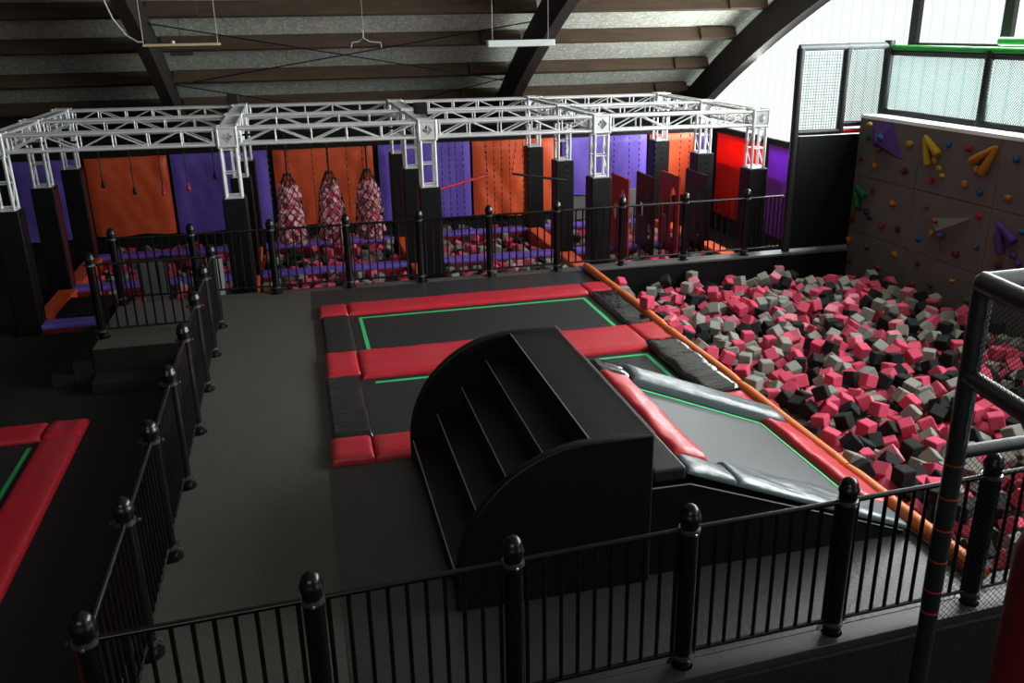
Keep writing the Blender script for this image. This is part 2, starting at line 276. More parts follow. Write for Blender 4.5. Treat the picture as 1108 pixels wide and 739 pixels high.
497,1156,-38,0,0,-50,516,1367,-21,0,0,8,565,629,-21,0,0,34,567,1059,-21,0,0,-50,513,532,-23,-29,4,32,679,738,-30,-18,29,36,944,1017,-21,35,3,-35,495,843,-54,-4,-35,-5,717,744,-38,34,9,-34,491,992,-23,19,-28,29,
539,1002,-21,-49,12,0,555,1179,-21,5,35,-5,778,951,-21,-13,-33,-13,867,1285,-21,-19,46,0,496,899,-26,-14,20,31,489,1323,-55,25,25,-25,613,969,-23,-23,16,15,661,1259,-24,36,-10,-33,490,948,-56,20,30,19,546,841,-21,34,36,0,
542,1033,-21,-35,-1,-35,626,1293,-26,-33,6,7,599,997,-25,-10,-18,20,705,883,-21,35,1,1,827,867,-34,-4,40,29,915,1056,-21,31,-18,31,590,737,-38,29,20,20,738,984,-21,0,-35,0,850,1208,-22,-19,22,28,547,1053,-21,8,-35,-34,
732,1052,-21,3,50,0,872,1054,-21,26,24,24,738,941,-21,-26,24,26,796,1218,-21,-20,-29,-20,836,1243,-21,-25,-24,-26,879,1222,-21,-35,1,35,803,1254,-27,27,-35,-1,783,1001,-21,-31,39,0,498,1238,-21,-16,-32,32,493,952,-40,19,-20,29,
628,918,-30,-43,6,14,687,878,-21,28,-22,28,696,1012,-21,-27,-22,-27,782,1139,-21,-22,-27,27,492,1195,-72,-35,-3,-35,528,916,-21,28,21,-28,502,681,-72,0,0,-39,496,1125,-72,3,-50,0,693,946,-38,25,25,-25,708,1032,-21,14,32,-15,
497,593,-70,-35,5,-35,614,906,-34,-36,-1,28,953,1135,-21,1,0,35,596,1081,-21,25,25,25,636,1333,-21,0,0,-35,800,1128,-21,-25,25,-25,801,1340,-21,26,-24,26,754,1084,-21,-14,48,0,896,1046,-21,-1,-35,0,508,564,-28,-20,-11,35,
490,1220,-72,-25,25,25,693,1054,-32,43,-2,8,837,1002,-27,-45,7,-21,875,1037,-21,-24,26,24,573,1124,-21,2,35,35,659,1177,-21,4,-35,4,672,1026,-30,40,14,-10,728,1009,-21,7,35,-7,491,1253,-56,48,-5,-1,716,718,-38,0,2,27,
616,1150,-31,-11,-27,-38,535,498,-9,25,23,36,489,1101,-38,-50,2,0,649,844,-38,-37,-34,0,657,1060,-21,26,-24,26,547,630,-21,-35,0,0,674,948,-37,-36,-2,35,686,1144,-21,0,0,50,706,903,-25,-4,27,42,490,1289,-25,0,49,-9,
499,1008,-72,33,12,12,553,649,-22,3,7,-35,655,1125,-21,-31,39,0,598,975,-35,26,-32,18,932,1222,-21,-27,23,-23,688,967,-37,36,-6,1,836,846,-41,2,-28,-34,520,1103,-21,50,1,0,635,802,-37,-26,22,-25,774,1159,-21,23,-27,23,
490,1084,-21,-4,-35,-4,794,1044,-39,-32,-26,-15,500,1145,-4,-35,2,35,850,1381,-38,0,0,42,497,789,-38,-35,4,35,611,581,-38,-35,0,35,665,863,-38,0,0,-34,542,1123,-21,-11,33,11,750,1049,-21,-23,27,-27,489,1058,-72,-34,37,0,
615,774,-36,-31,19,20,659,1079,-21,35,5,-35,662,1099,-21,-42,27,0,682,1102,-21,-16,-31,-16,491,1103,-21,24,-26,24,592,583,-38,-28,22,28,943,1285,-21,28,22,-28,639,1399,-38,-23,-27,-23,661,822,-38,-1,35,1,608,1220,-35,2,-17,-4,
646,1295,-21,-50,-1,0,715,1178,-21,-21,28,21,754,1177,-21,-2,-35,35,502,704,-72,0,0,-45,492,1385,-50,25,41,-12,491,1367,-72,-35,-5,-35,734,1310,-38,-35,0,-35,935,1118,-21,-20,-29,-20,535,1184,-21,3,35,35,950,1245,-21,-26,-24,-26,
496,1151,-72,20,-29,20,490,1194,-55,-33,37,0,492,881,-38,-5,-35,35,727,1138,-38,-11,-33,33,752,1348,-38,-35,7,-7,614,1260,-30,-24,-35,7,640,1104,-21,-28,22,-22,496,1238,-38,-24,-26,26,825,1205,-32,-14,-10,38,925,1073,-21,-32,15,32,
931,1327,-38,-14,48,0,586,623,-37,-20,28,-29,765,1126,-22,-40,0,-29,767,1258,-32,27,3,-22,498,652,-55,-18,30,18,710,1320,-38,35,0,35,662,1200,-21,-32,14,-14,696,1227,-22,-37,-22,-19,708,1245,-21,-32,-16,-32,492,1340,-72,-25,-25,-25,
860,876,-40,1,-31,-5,674,1121,-21,8,34,-8,715,1363,-38,0,0,-50,922,1096,-21,-20,29,-29,497,1105,-72,34,-11,34,492,1280,-61,32,35,3,496,1426,-72,2,-35,2,725,1197,-21,0,0,-8,943,1035,-21,0,0,36,492,1361,-38,-22,-28,27,
705,1340,-38,-47,16,0,794,896,-38,-2,-35,-2,693,722,-41,17,42,12,769,1220,-32,-6,31,35,848,842,-29,-15,-36,-31,880,993,-27,-7,19,31,496,1231,-55,0,0,-35,538,1161,-27,-19,33,-10,558,1198,-21,-34,8,34,905,1221,-21,0,0,-41,
489,1194,-38,-25,-25,-25,619,1395,-38,26,24,-26,653,1033,-38,-35,7,-7,761,910,-38,-1,35,1,611,865,-32,-30,-18,-17,756,1104,-21,-2,35,2,835,1054,-21,-6,-35,-6,878,1196,-21,3,35,-3,897,1026,-25,35,34,-9,490,1238,-72,0,0,-38,
654,1220,-21,0,0,-9,903,1246,-21,-23,26,-26,496,1317,-72,0,0,0,491,1361,-55,-21,29,21,714,1220,-21,32,-38,0,587,1374,-38,0,0,-50,923,1243,-21,17,31,-17,494,1174,-55,0,0,-50,595,1339,-38,25,25,-25,539,1220,-21,-1,35,1,
807,1148,-21,-11,-34,-11,568,1299,-38,27,23,-27,772,1178,-21,50,-5,0,846,1086,-27,19,-8,-46,493,1390,-72,0,0,-50,760,1280,-38,4,35,-4,814,1366,-21,0,0,-9,508,1181,-14,-35,29,5,544,1330,-38,-26,24,-24,572,1317,-37,37,-6,33,
820,1016,-38,2,35,-2,852,975,-25,13,12,-36,498,1130,-55,-2,-35,-2,733,1388,-38,28,-22,28,850,1172,-21,-1,35,1,877,1141,-26,-14,-33,9,499,1176,-72,-35,2,-2,493,1080,-55,-31,18,31,592,1318,-38,-35,5,35,809,1290,-38,3,-35,-35,
814,1222,-21,-5,35,-35,898,1201,-21,2,-35,2,933,1260,-20,33,-14,32,858,1135,-38,36,35,-2,842,1329,-38,14,-32,14,562,846,-21,-35,-1,-35,884,1240,-21,23,-27,-27,891,907,-24,1,35,35,494,1100,-55,-24,-26,26,524,989,-38,-22,28,-28,
735,1098,-38,37,-34,0,710,944,-38,35,-1,-1,858,1229,-27,34,17,27,491,1286,-42,31,6,38,492,1305,-38,35,-1,35,494,1322,-38,35,-1,35,859,1403,-38,-6,-35,-6,543,895,-31,-5,10,30,666,965,-30,-13,-31,-34,709,984,-38,-1,35,-35,
536,1203,-21,-25,25,25,631,1223,-36,-39,-1,-31,739,1119,-38,-33,-14,-32,882,870,-21,35,-1,35,552,824,-21,1,-35,0,615,1065,-38,0,0,-35,677,1231,-27,10,4,-10,617,1175,-38,-2,35,-35,784,1273,-38,-23,27,23,546,913,-38,-27,-23,-27,
579,1394,-45,-11,-16,33,613,1240,-38,0,-35,0,674,663,-34,-38,28,14,501,1149,-21,-36,34,0,504,1036,-22,45,22,-4,647,1275,-38,-35,2,-2,759,1153,-38,6,35,-6,498,1132,-38,-21,29,21,592,889,-38,35,4,-35,522,1121,-21,-35,-1,-35,
583,844,-22,-31,17,19,726,1257,-26,-5,44,-18,635,783,-39,-31,-3,2,700,1288,-39,-5,23,42,725,904,-28,-5,13,48,497,1341,-38,35,4,-35,613,1201,-38,35,35,0,683,860,-38,-26,24,-24,771,819,-38,-25,25,25,805,1100,-38,-6,50,0,
843,1191,-25,3,-20,-5,637,1198,-38,-3,-35,35,863,1316,-38,22,28,-22,892,956,-38,-35,3,35,559,1401,-55,-35,1,35,516,1315,-38,-28,-21,-28,635,883,-38,-35,-3,-35,657,656,-38,3,-50,0,718,967,-38,-35,0,0,903,1106,-38,-26,-24,24,
596,547,-25,-1,-44,23,545,485,-38,-23,27,23,610,825,-38,0,35,0,832,1370,-38,2,35,35,581,1027,-28,-13,17,45,681,1306,-38,0,0,-37,769,1311,-38,-35,-3,-35,507,989,-38,22,-28,22,632,951,-38,-1,35,2,754,822,-38,-35,0,0,
531,504,-25,-47,6,9,563,988,-38,26,24,24,558,1280,-38,-25,25,-25,792,1082,-38,-35,1,35,613,1337,-38,-35,1,35,808,912,-38,-33,38,0,840,1134,-56,-3,-28,-40,870,1337,-38,23,26,-23,508,514,-35,39,11,-28,658,748,-38,-15,-32,-15,
827,983,-38,27,23,-27,837,1034,-38,22,27,-22,857,858,-38,2,35,-2,913,1181,-38,35,0,35,683,1060,-55,35,0,0,544,933,-38,4,-35,4,674,1059,-38,-24,-26,-24,912,974,-38,50,-4,0,658,1254,-40,28,-13,-9,683,645,-38,-21,-29,29,
706,695,-38,26,-24,-24,774,1362,-38,22,-27,22,872,911,-38,0,35,35,851,1354,-47,39,19,-14,594,564,-38,50,1,0,588,1247,-38,0,35,0,649,862,-38,1,-35,1,784,1246,-38,-16,-47,0,780,1292,-38,5,35,-5,828,957,-38,-40,-30,0,
520,1162,-21,23,27,-23,552,1353,-43,-14,31,35,523,844,-38,27,23,-27,559,717,-38,35,-1,-1,576,1337,-39,50,0,-6,696,1084,-42,-32,-13,-9,806,949,-43,15,12,-36,879,891,-38,0,0,0,528,962,-36,-25,25,25,498,1298,-72,26,24,24,
566,948,-38,29,-21,29,565,968,-34,46,0,20,713,1113,-38,3,-35,4,741,917,-38,17,-31,17,816,1056,-38,24,-26,24,823,1393,-38,-30,19,-19,929,993,-38,0,0,-50,520,1340,-38,-10,49,0,735,1157,-38,-35,-6,-35,516,675,-21,-35,0,-35,
517,1221,-21,-26,24,26,578,1165,-31,7,15,-3,590,639,-38,21,-29,-29,619,743,-38,-32,-39,0,634,1249,-38,-26,-24,-26,690,985,-38,-3,-35,-3,751,1304,-38,-33,38,0,903,928,-30,23,-3,36,710,1400,-55,28,-22,-22,614,1047,-38,35,-2,-2,
903,1318,-38,34,9,-34,598,1124,-30,6,-45,16,874,1090,-38,-7,-35,-7,899,888,-21,-27,-23,-27,531,825,-40,-28,28,-23,643,1294,-38,-27,23,27,729,1335,-45,-9,-18,-38,754,1134,-38,-10,-34,-10,872,955,-38,-7,-35,-7,881,1320,-38,-30,19,30,
793,971,-30,2,-43,19,802,1309,-32,-42,-10,24,951,1202,-29,25,-18,23,639,607,-38,2,35,35,635,659,-38,28,-22,28,634,1177,-38,-26,24,26,663,1299,-38,25,25,25,752,1323,-38,22,-27,22,790,916,-38,24,26,-24,518,899,-21,34,-8,-8,
530,1008,-38,29,20,-29,548,505,-38,-26,-24,24,542,588,-38,21,29,-21,616,1317,-38,-45,22,0,810,1271,-38,35,0,35,856,1285,-38,28,-21,28,509,806,-42,-26,34,-16,542,493,-55,0,0,44,659,1358,-38,9,34,34,826,919,-38,3,-35,3,
951,996,-38,39,31,0,753,725,-21,0,35,0,498,1301,-55,23,-27,-27,515,1086,-38,-26,-24,-26,569,769,-38,-24,-44,0,587,695,-38,-35,7,35,585,954,-38,27,23,23,616,1008,-38,0,0,34,613,1088,-38,28,-21,-21,707,764,-38,0,0,39,
734,1292,-38,-35,-2,-35,813,890,-38,24,26,-24,825,802,-21,16,-32,16,881,932,-37,31,-35,-18,565,572,-41,-39,-4,28,717,1382,-55,-31,-39,0,746,1213,-38,-35,1,-2,543,612,-21,35,4,4,538,741,-26,32,-26,10,578,1212,-38,-21,39,6,
523,938,-38,21,-28,21,545,961,-38,35,0,0,596,1161,-35,-12,29,33,746,1195,-38,1,-3,2,821,938,-38,-23,27,-27,519,1141,-26,-15,-14,-31,671,839,-45,34,31,12,495,1210,-55,2,35,-2,839,1118,-62,-7,-28,-39,550,797,-38,13,-48,0,
567,1101,-38,22,28,28,627,1273,-42,11,8,48,757,938,-38,-1,35,1,809,994,-38,25,-25,25,830,1280,-38,27,-23,27,869,1159,-55,-22,-27,-23,948,1313,-40,-15,-46,-2,505,827,-38,-48,13,0,686,1366,-45,-13,-31,8,950,1180,-28,-17,42,20,
505,861,-55,-4,35,4,594,1221,-45,-9,19,-28,599,1289,-38,-35,-3,35,615,564,-38,35,0,0,608,656,-38,16,32,-16,635,1015,-38,0,0,50,703,674,-40,-18,-24,-38,733,1176,-38,26,-24,26,752,1234,-38,6,34,36,785,1063,-38,35,3,-35,
820,1107,-55,-35,-2,2,896,1335,-38,-8,34,-34,663,660,-55,-25,25,25,543,981,-38,35,-8,35,547,1004,-38,28,21,21,563,910,-38,-23,27,23,600,771,-43,28,20,-18,665,1274,-38,-5,-35,-5,676,781,-38,4,35,-4,784,1008,-38,-5,35,-35,
856,1264,-38,-25,-25,25,879,1108,-38,-6,-50,0,917,1297,-38,-35,-7,-35,764,1200,-34,29,20,-22,860,1125,-55,-23,-27,-23,526,561,-38,-35,3,35,521,584,-38,31,17,-31,524,1103,-38,0,0,29,596,792,-38,-34,10,34,647,927,-38,24,26,-24,
665,1003,-38,35,-7,35,657,1334,-38,-39,32,0,773,844,-38,35,-1,-1,801,1015,-38,0,0,2,919,1039,-38,29,21,-29,933,1174,-38,10,-34,10,688,924,-38,0,-29,-40,507,924,-38,6,34,-12,528,609,-38,-27,22,-22,516,1291,-38,34,-11,-11,
517,1363,-38,-39,-31,0,593,1043,-38,-35,5,-5,640,741,-38,-35,-7,7,638,1080,-38,-35,-2,-35,680,1289,-38,0,0,34,703,1195,-38,-3,35,3,858,1240,-40,-18,-16,-30,845,1304,-39,-38,-14,28,871,1298,-38,22,28,-22,936,1201,-41,-4,46,-2,
519,1068,-37,-2,17,-4,496,1341,-55,-35,6,-6,816,1087,-55,35,-1,-1,840,1094,-56,10,-24,6,507,606,-43,20,4,-46,509,1009,-38,28,-22,-22,512,862,-38,0,0,35,565,890,-38,-3,35,-35,581,984,-38,35,-5,35,574,1126,-38,27,42,0,
639,1102,-38,0,0,-23,730,1399,-55,-22,-28,28,777,932,-38,26,-24,26,839,1247,-38,4,-35,-35,902,1127,-38,-35,0,35,516,1201,-21,8,34,-8,540,590,-21,31,16,16,510,1058,-72,34,36,0,509,1059,-51,32,-15,16,541,1408,-55,-35,-2,-35,
734,1098,-55,23,27,-23,534,1354,-55,-25,-25,-25,559,553,-38,8,49,0,591,822,-38,-28,22,-22,597,1269,-38,38,-7,32,616,797,-38,-25,-25,-25,614,883,-38,26,-24,26,604,953,-38,35,2,2,640,763,-38,-50,2,0,650,1218,-38,26,-24,26,
642,1372,-38,9,34,34,656,881,-38,-35,0,-35,677,763,-38,21,-28,21,686,1269,-38,35,0,0,697,1383,-55,0,0,32,727,1035,-38,-23,27,-27,791,838,-38,39,31,4,788,1323,-42,43,3,-25,856,1032,-38,26,-24,26,913,1201,-38,26,24,-26,
507,1041,-45,-35,-30,16,631,863,-38,-1,35,1,643,971,-31,31,-35,-14,765,1008,-38,10,-49,0,824,1126,-46,-7,-20,30,563,486,-72,-35,5,35,593,485,-72,-50,-5,0,615,1285,-72,0,0,-4,617,1316,-72,0,0,-42,880,492,-68,34,9,-10,
877,513,-72,4,-35,4,927,483,-72,0,35,0,518,537,-55,-10,34,-34,523,609,-55,-35,-4,-35,523,825,-55,-4,-30,-1,516,1345,-55,35,-4,35,545,1317,-55,25,25,25,539,1334,-55,-36,35,0,565,495,-55,5,35,-5,572,587,-55,-46,-21,0,
565,781,-55,26,-24,-24,572,1334,-55,29,26,18,594,486,-55,-25,-25,25,591,583,-55,-4,-35,-4,592,797,-55,0,0,48,618,485,-55,0,0,-32,609,637,-55,20,29,-20,613,749,-55,-9,-49,0,614,935,-55,37,-3,33,616,1395,-55,-27,23,27,
639,541,-56,34,-2,-36,634,632,-55,0,0,10,635,957,-55,-35,1,35,659,485,-55,-28,-22,-28,666,513,-55,0,-35,0,658,1008,-55,50,-5,0,658,1030,-55,30,-18,30,683,488,-55,35,-6,35,686,509,-55,28,22,-28,683,652,-55,4,35,-4,
690,1402,-55,22,-28,22,710,488,-55,0,0,50,713,722,-55,-19,-46,1,720,748,-55,35,4,-35,713,1085,-55,22,28,-22,727,485,-55,23,-27,23,737,611,-55,-5,35,5,728,701,-55,28,22,-28,731,1317,-55,-2,35,2,767,491,-60,34,-33,-10,
758,682,-54,-34,6,36,755,725,-55,4,-35,4,757,1157,-55,-3,-35,35,786,508,-55,-27,23,27,785,628,-55,35,-2,35,804,511,-55,23,27,27,811,609,-55,34,9,-34,797,695,-55,35,7,-35,821,838,-55,-2,35,-35,828,872,-56,35,3,35,
834,1333,-55,35,-4,35,853,860,-55,24,-26,24,856,885,-55,22,33,-22,855,1032,-55,-1,35,1,847,1155,-55,23,-26,23,842,1372,-55,-14,-33,-14,864,490,-60,-2,-47,-5,881,659,-55,-22,28,22,863,1380,-55,3,-35,-35,906,493,-54,5,-35,4,
897,516,-55,-3,35,-35,900,607,-55,2,50,0,891,722,-55,27,-23,27,931,484,-55,-35,-36,0,920,521,-59,-27,-19,35,952,485,-55,2,-35,2,942,509,-55,-50,-6,0,527,521,-38,18,30,-18,521,544,-38,29,21,-29,512,710,-38,20,-29,20,
527,757,-38,9,-34,9,528,913,-38,-3,-35,-3,529,964,-55,-27,23,17,506,1397,-52,3,17,-29,542,540,-38,28,21,-28,544,566,-38,-35,3,35,545,660,-38,-29,20,-20,537,676,-38,-9,34,9,556,753,-38,2,-35,-35,544,769,-38,-35,0,0,
536,1081,-47,-35,27,22,546,1101,-38,-9,-34,34,539,1121,-38,-2,35,2,537,1260,-38,41,-4,0,540,1285,-41,-34,-17,31,545,1309,-38,11,49,0,577,486,-39,4,-29,0,562,534,-38,4,35,-4,566,610,-38,35,-1,35,558,681,-38,34,-8,-8,
574,748,-38,3,50,0,567,808,-38,-2,-3,-46,570,1053,-38,-35,0,-35,563,1082,-38,27,-22,27,557,1139,-38,-46,20,0,565,1195,-38,24,-44,0,560,1220,-38,8,34,34,567,1256,-44,11,24,-37,569,1354,-55,-27,23,-23,541,1479,-72,29,-21,-21,
596,493,-38,-3,35,-35,585,512,-38,-4,50,0,578,718,-38,-28,-27,21,595,871,-43,17,-31,32,584,906,-47,-43,-2,25,593,935,-38,-35,5,35,587,1007,-38,12,-33,-33,589,1062,-38,37,34,0,583,1081,-38,-35,2,35,599,1144,-42,-46,4,-20,
615,490,-38,22,-27,22,607,516,-38,20,-46,0,615,534,-38,-35,7,-7,610,600,-43,-11,14,-29,623,725,-41,35,11,-7,618,1126,-38,5,-50,0,631,1156,-40,-44,-1,-23,621,1295,-45,-31,11,14,619,1359,-47,34,-28,-22,637,484,-38,-26,24,26,
634,518,-38,-35,-3,3,635,545,-39,23,22,-30,635,564,-38,24,-26,24,635,581,-38,-35,2,35,633,824,-38,-3,-35,35,632,842,-38,-26,-24,24,647,908,-38,-26,-24,24,637,1122,-38,-23,-27,-23,652,1151,-38,35,1,-35,654,489,-38,35,1,-35,
674,515,-38,-5,-35,-5,662,537,-38,28,-22,28,654,558,-38,-26,-23,-26,659,575,-38,24,-26,24,667,632,-38,46,-19,0,666,708,-37,-35,-7,7,658,768,-38,35,1,-35,663,797,-38,14,32,-14,671,983,-38,-5,-50,0,659,1316,-38,-35,-36,0,
658,1393,-38,-35,2,35,692,484,-38,-26,24,26,689,504,-38,29,20,20,689,539,-38,-6,35,-35,674,553,-38,0,0,-48,678,587,-38,-26,-24,-26,684,607,-38,27,-23,27,688,626,-38,35,1,-35,686,681,-45,21,-7,44,688,706,-54,-34,10,-9,
690,821,-38,6,35,-6,689,905,-38,1,-35,-35,691,1032,-38,-35,-5,-35,675,1078,-38,21,28,28,677,1345,-50,32,37,11,678,1385,-55,2,-35,-35,709,487,-38,0,0,-50,712,557,-38,-21,28,21,696,587,-38,-37,3,33,703,605,-38,-35,0,-35,
713,625,-38,-34,10,34,700,647,-38,-29,21,-21,716,810,-38,0,0,-35,707,1037,-38,21,28,-21,712,1158,-38,-22,27,22,715,1298,-53,-31,-25,-24,729,495,-38,0,35,0,737,584,-38,35,0,0,738,609,-38,0,0,-10,733,635,-38,23,27,-23,
721,655,-44,-34,-28,16,736,673,-38,-30,-18,-30,723,696,-38,0,0,2,735,730,-38,32,38,0,722,771,-38,-22,-28,-22,733,792,-38,1,-35,-35,734,896,-44,7,-23,28,735,938,-38,35,-2,35,737,1070,-38,-21,28,21,728,1194,-38,0,0,-50,
734,1241,-38,0,0,19,737,1364,-37,-36,1,35,750,491,-51,20,27,-31,764,543,-45,18,5,-46,760,561,-41,21,-33,29,765,583,-38,0,0,-33,760,607,-38,24,-26,24,761,652,-38,0,0,40,759,681,-37,-34,8,36,757,727,-38,22,27,-22,
749,885,-38,10,34,34,757,979,-38,23,27,-23,752,1174,-38,0,0,50,755,1379,-55,-39,31,0,791,486,-38,50,-3,0,781,513,-38,25,-25,25,782,561,-38,35,2,-35,784,580,-38,0,0,34,789,630,-38,-3,-50,0,779,688,-42,38,10,31,
774,798,-37,-16,-35,-20,787,869,-38,35,-6,35,790,1041,-55,39,6,29,791,1225,-38,-25,-25,-25,809,485,-38,26,24,-26,801,517,-38,0,0,-17,811,576,-38,-24,26,-26,810,612,-38,2,-35,2,797,699,-38,-23,-27,-23,803,749,-38,-6,-35,35,
808,774,-38,0,-35,0,802,797,-38,-26,24,26,813,969,-38,22,-28,22,815,1037,-38,31,-40,0,803,1129,-38,1,-50,0,805,1201,-38,35,4,-35,795,1362,-38,35,-4,35,832,484,-38,35,2,-35,830,509,-38,7,-50,0,830,530,-38,-3,50,0,
833,557,-38,25,-25,-25,831,576,-38,-39,-31,0,828,616,-38,-35,-4,-35,828,633,-38,-28,22,27,829,679,-50,4,-31,37,818,698,-55,-41,-2,-29,833,724,-38,-1,-35,-1,831,745,-38,1,35,35,825,797,-38,19,-30,19,832,816,-38,19,-30,18,
832,882,-41,19,-23,27,832,901,-38,-27,-23,-27,829,1073,-38,26,-24,26,828,1153,-38,-35,0,-35,833,1226,-38,-7,35,7,828,1262,-38,0,0,6,817,1343,-43,-10,36,31,814,1361,-38,-26,-24,-26,849,486,-38,2,-35,-35,857,514,-38,-28,22,-22,
849,536,-38,-34,8,-8,849,604,-38,-36,-35,0,848,624,-38,0,0,-31,844,653,-39,15,-33,22,862,675,-38,35,-6,35,860,695,-38,4,-35,2,851,720,-38,-25,25,-25,855,1011,-38,-25,25,25,861,1072,-38,29,20,20,857,1109,-38,0,0,-7,
850,1154,-38,-24,-26,26,887,487,-53,-3,43,7,876,512,-38,25,25,-25,879,572,-38,-29,21,-21,876,612,-38,-29,-21,-29,886,652,-38,-12,-33,-12,881,677,-38,-6,-35,-6,879,702,-38,6,35,-6,868,725,-38,-24,-26,26,880,748,-38,0,0,-38,
875,774,-38,-30,18,30,881,821,-38,33,-37,0,879,869,-38,0,0,50,873,1013,-38,0,0,-4,878,1223,-38,34,9,-34,875,1282,-38,35,4,-35,915,494,-38,26,27,24,900,516,-38,-35,0,-35,900,537,-38,0,0,-50,891,554,-38,0,0,4,
898,581,-38,0,0,2,896,608,-38,35,-1,-1,906,652,-38,26,-24,-24,901,676,-38,0,0,-34,898,693,-38,25,25,-25,909,717,-44,41,-8,-24,898,752,-38,26,24,-26,896,773,-38,-19,-30,-19,902,863,-38,-5,35,5,902,1022,-42,-7,35,-10,
915,1152,-38,-6,35,6,895,1176,-37,2,-35,2,894,1282,-38,37,5,-33,888,1302,-38,35,4,4,933,498,-38,-35,-2,-35,929,554,-38,-27,-23,-27,927,573,-38,-27,23,27,915,590,-38,-24,-26,-24,918,612,-38,-31,-16,16,920,633,-38,-26,24,-24,
920,677,-38,22,28,-22,929,725,-38,1,-35,1,928,748,-38,-35,1,35,934,789,-38,3,-50,0,926,821,-38,-35,-1,-35,920,840,-38,-35,-2,2,922,931,-38,43,-25,0,934,963,-49,28,-13,-35,928,1012,-38,0,-35,0,934,1150,-38,-26,24,26,
951,483,-38,25,25,-25,951,511,-38,40,-30,0,950,561,-38,-35,1,35,953,600,-38,-32,0,0,953,632,-38,-2,35,2,949,708,-38,-29,41,0,949,768,-39,2,39,-1,951,819,-38,-28,-21,-28,936,846,-38,0,0,-50,951,885,-38,-27,-22,-27,
954,935,-38,0,35,0,952,1017,-38,25,25,25,935,1033,-38,-21,28,21,950,1127,-38,-35,0,1,506,770,-41,33,-32,-14,510,1010,-21,-32,-15,-32,503,1120,-21,0,0,-1,550,486,-21,-35,-6,-35,550,1240,-32,7,-11,4,538,1382,-55,-35,36,0,
580,484,-22,0,-49,-3,568,511,-21,-22,27,-27,562,590,-35,31,28,-20,576,864,-34,-35,2,25,600,486,-18,-7,-7,-35,587,509,-21,-3,35,3,590,527,-21,26,24,-26,597,717,-38,-35,0,0,582,1186,-38,11,30,-9,580,1280,-38,-35,4,35,
619,483,-21,-50,0,0,619,505,-25,22,-7,-38,613,550,-22,15,16,-32,637,487,-21,35,1,-35,641,540,-21,-26,-25,-24,634,561,-21,-13,-33,-13,638,586,-21,32,39,0,622,970,-37,-12,-33,-30,636,996,-47,-6,-35,-33,634,1354,-34,12,-20,-38,
674,484,-27,-15,32,33,654,518,-29,46,1,19,659,537,-21,-23,27,23,655,557,-21,0,0,-1,656,588,-21,-39,31,0,667,606,-21,11,34,-11,665,923,-38,36,-6,-34,695,495,-21,0,0,-35,694,519,-23,4,13,48,686,540,-21,-4,35,4,
691,567,-33,-17,38,27,681,619,-21,0,0,-42,671,687,-34,25,41,-3,692,1166,-42,-47,9,-14,712,497,-21,-25,25,-25,714,518,-21,28,-41,0,709,540,-21,-12,-33,-12,715,576,-41,31,-37,-11,704,604,-21,-4,-35,-4,712,626,-21,-50,-2,0,
695,650,-21,24,26,-24,707,1140,-38,23,25,19,734,492,-21,-29,-20,20,734,513,-21,-22,28,-28,729,534,-21,-22,45,0,721,553,-21,0,0,20,743,593,-21,-50,0,0,742,619,-21,-35,-2,-35,730,637,-21,0,0,-37,715,659,-28,-37,-14,-5,
734,675,-21,23,-26,24,742,696,-27,37,-10,16,727,876,-36,3,50,0,771,485,-42,5,-34,36,758,514,-21,35,7,-35,770,541,-26,33,26,15,760,582,-21,25,-25,25,766,604,-21,-5,-35,-5,764,638,-21,-34,-11,11,761,658,-21,4,-35,-35,
766,691,-20,29,-19,-20,761,707,-21,0,0,42,752,796,-43,-13,-36,19,748,1260,-45,-13,14,24,784,1445,-71,19,-30,-30,789,497,-21,-22,-28,28,778,513,-21,35,2,-35,788,531,-21,0,0,-7,793,549,-22,-26,-15,-31,783,577,-21,33,12,12,
787,606,-21,6,35,-6,782,630,-21,-34,10,34,780,653,-21,39,-31,0,781,707,-21,25,-25,25,772,726,-21,-27,-23,-27,792,745,-21,-35,-3,-35,787,766,-37,-3,-35,35,774,892,-38,0,0,-50,813,502,-28,39,-21,9,805,527,-21,-35,5,35,
814,594,-27,14,34,13,807,627,-21,9,-34,9,803,646,-21,-32,16,32,790,668,-39,-31,7,18,798,707,-21,-25,-25,-25,800,726,-35,-19,-30,-27,812,746,-21,-41,-29,0,811,768,-21,11,-49,0,813,1184,-39,14,30,-26,829,484,-21,25,-25,25,
835,509,-21,-29,21,29,827,537,-21,4,50,0,830,554,-21,0,0,-37,828,572,-21,-24,-26,-24,832,596,-29,-36,14,-29,826,642,-21,34,8,8,820,659,-21,24,44,0,842,684,-37,14,29,-32,819,698,-38,-27,-21,-20,827,731,-21,-29,-20,20,
833,750,-21,27,22,-27,828,774,-21,35,8,-35,848,492,-21,-5,35,5,851,513,-21,-21,-28,-21,846,532,-21,35,7,-35,849,577,-21,35,0,0,855,608,-21,27,-23,27,848,629,-21,-29,-21,21,865,644,-40,-16,-46,11,861,675,-21,-21,-28,28,
842,702,-38,0,0,1,848,725,-21,0,0,-42,863,760,-38,0,0,-20,848,776,-21,35,1,-35,844,796,-21,34,-9,34,853,816,-21,27,23,-26,871,487,-44,-29,7,13,881,515,-21,-28,21,-21,868,534,-22,5,-5,-34,864,553,-21,-35,-5,5,
875,615,-21,0,0,-38,883,633,-21,-50,-2,0,886,659,-21,-36,34,0,882,693,-21,1,35,-1,878,716,-21,6,-50,0,876,743,-21,32,15,-32,872,779,-21,34,8,-34,886,823,-21,25,25,-25,882,848,-21,-9,34,9,860,933,-39,-1,-28,-2,
898,490,-36,-50,0,3,900,514,-21,-35,-2,-35,899,535,-21,-24,-26,-24,909,562,-28,30,35,15,897,580,-21,-34,-11,-34,891,604,-21,0,0,49,904,625,-21,26,43,0,901,673,-21,34,-11,34,900,695,-21,-27,23,27,910,734,-55,36,34,0,
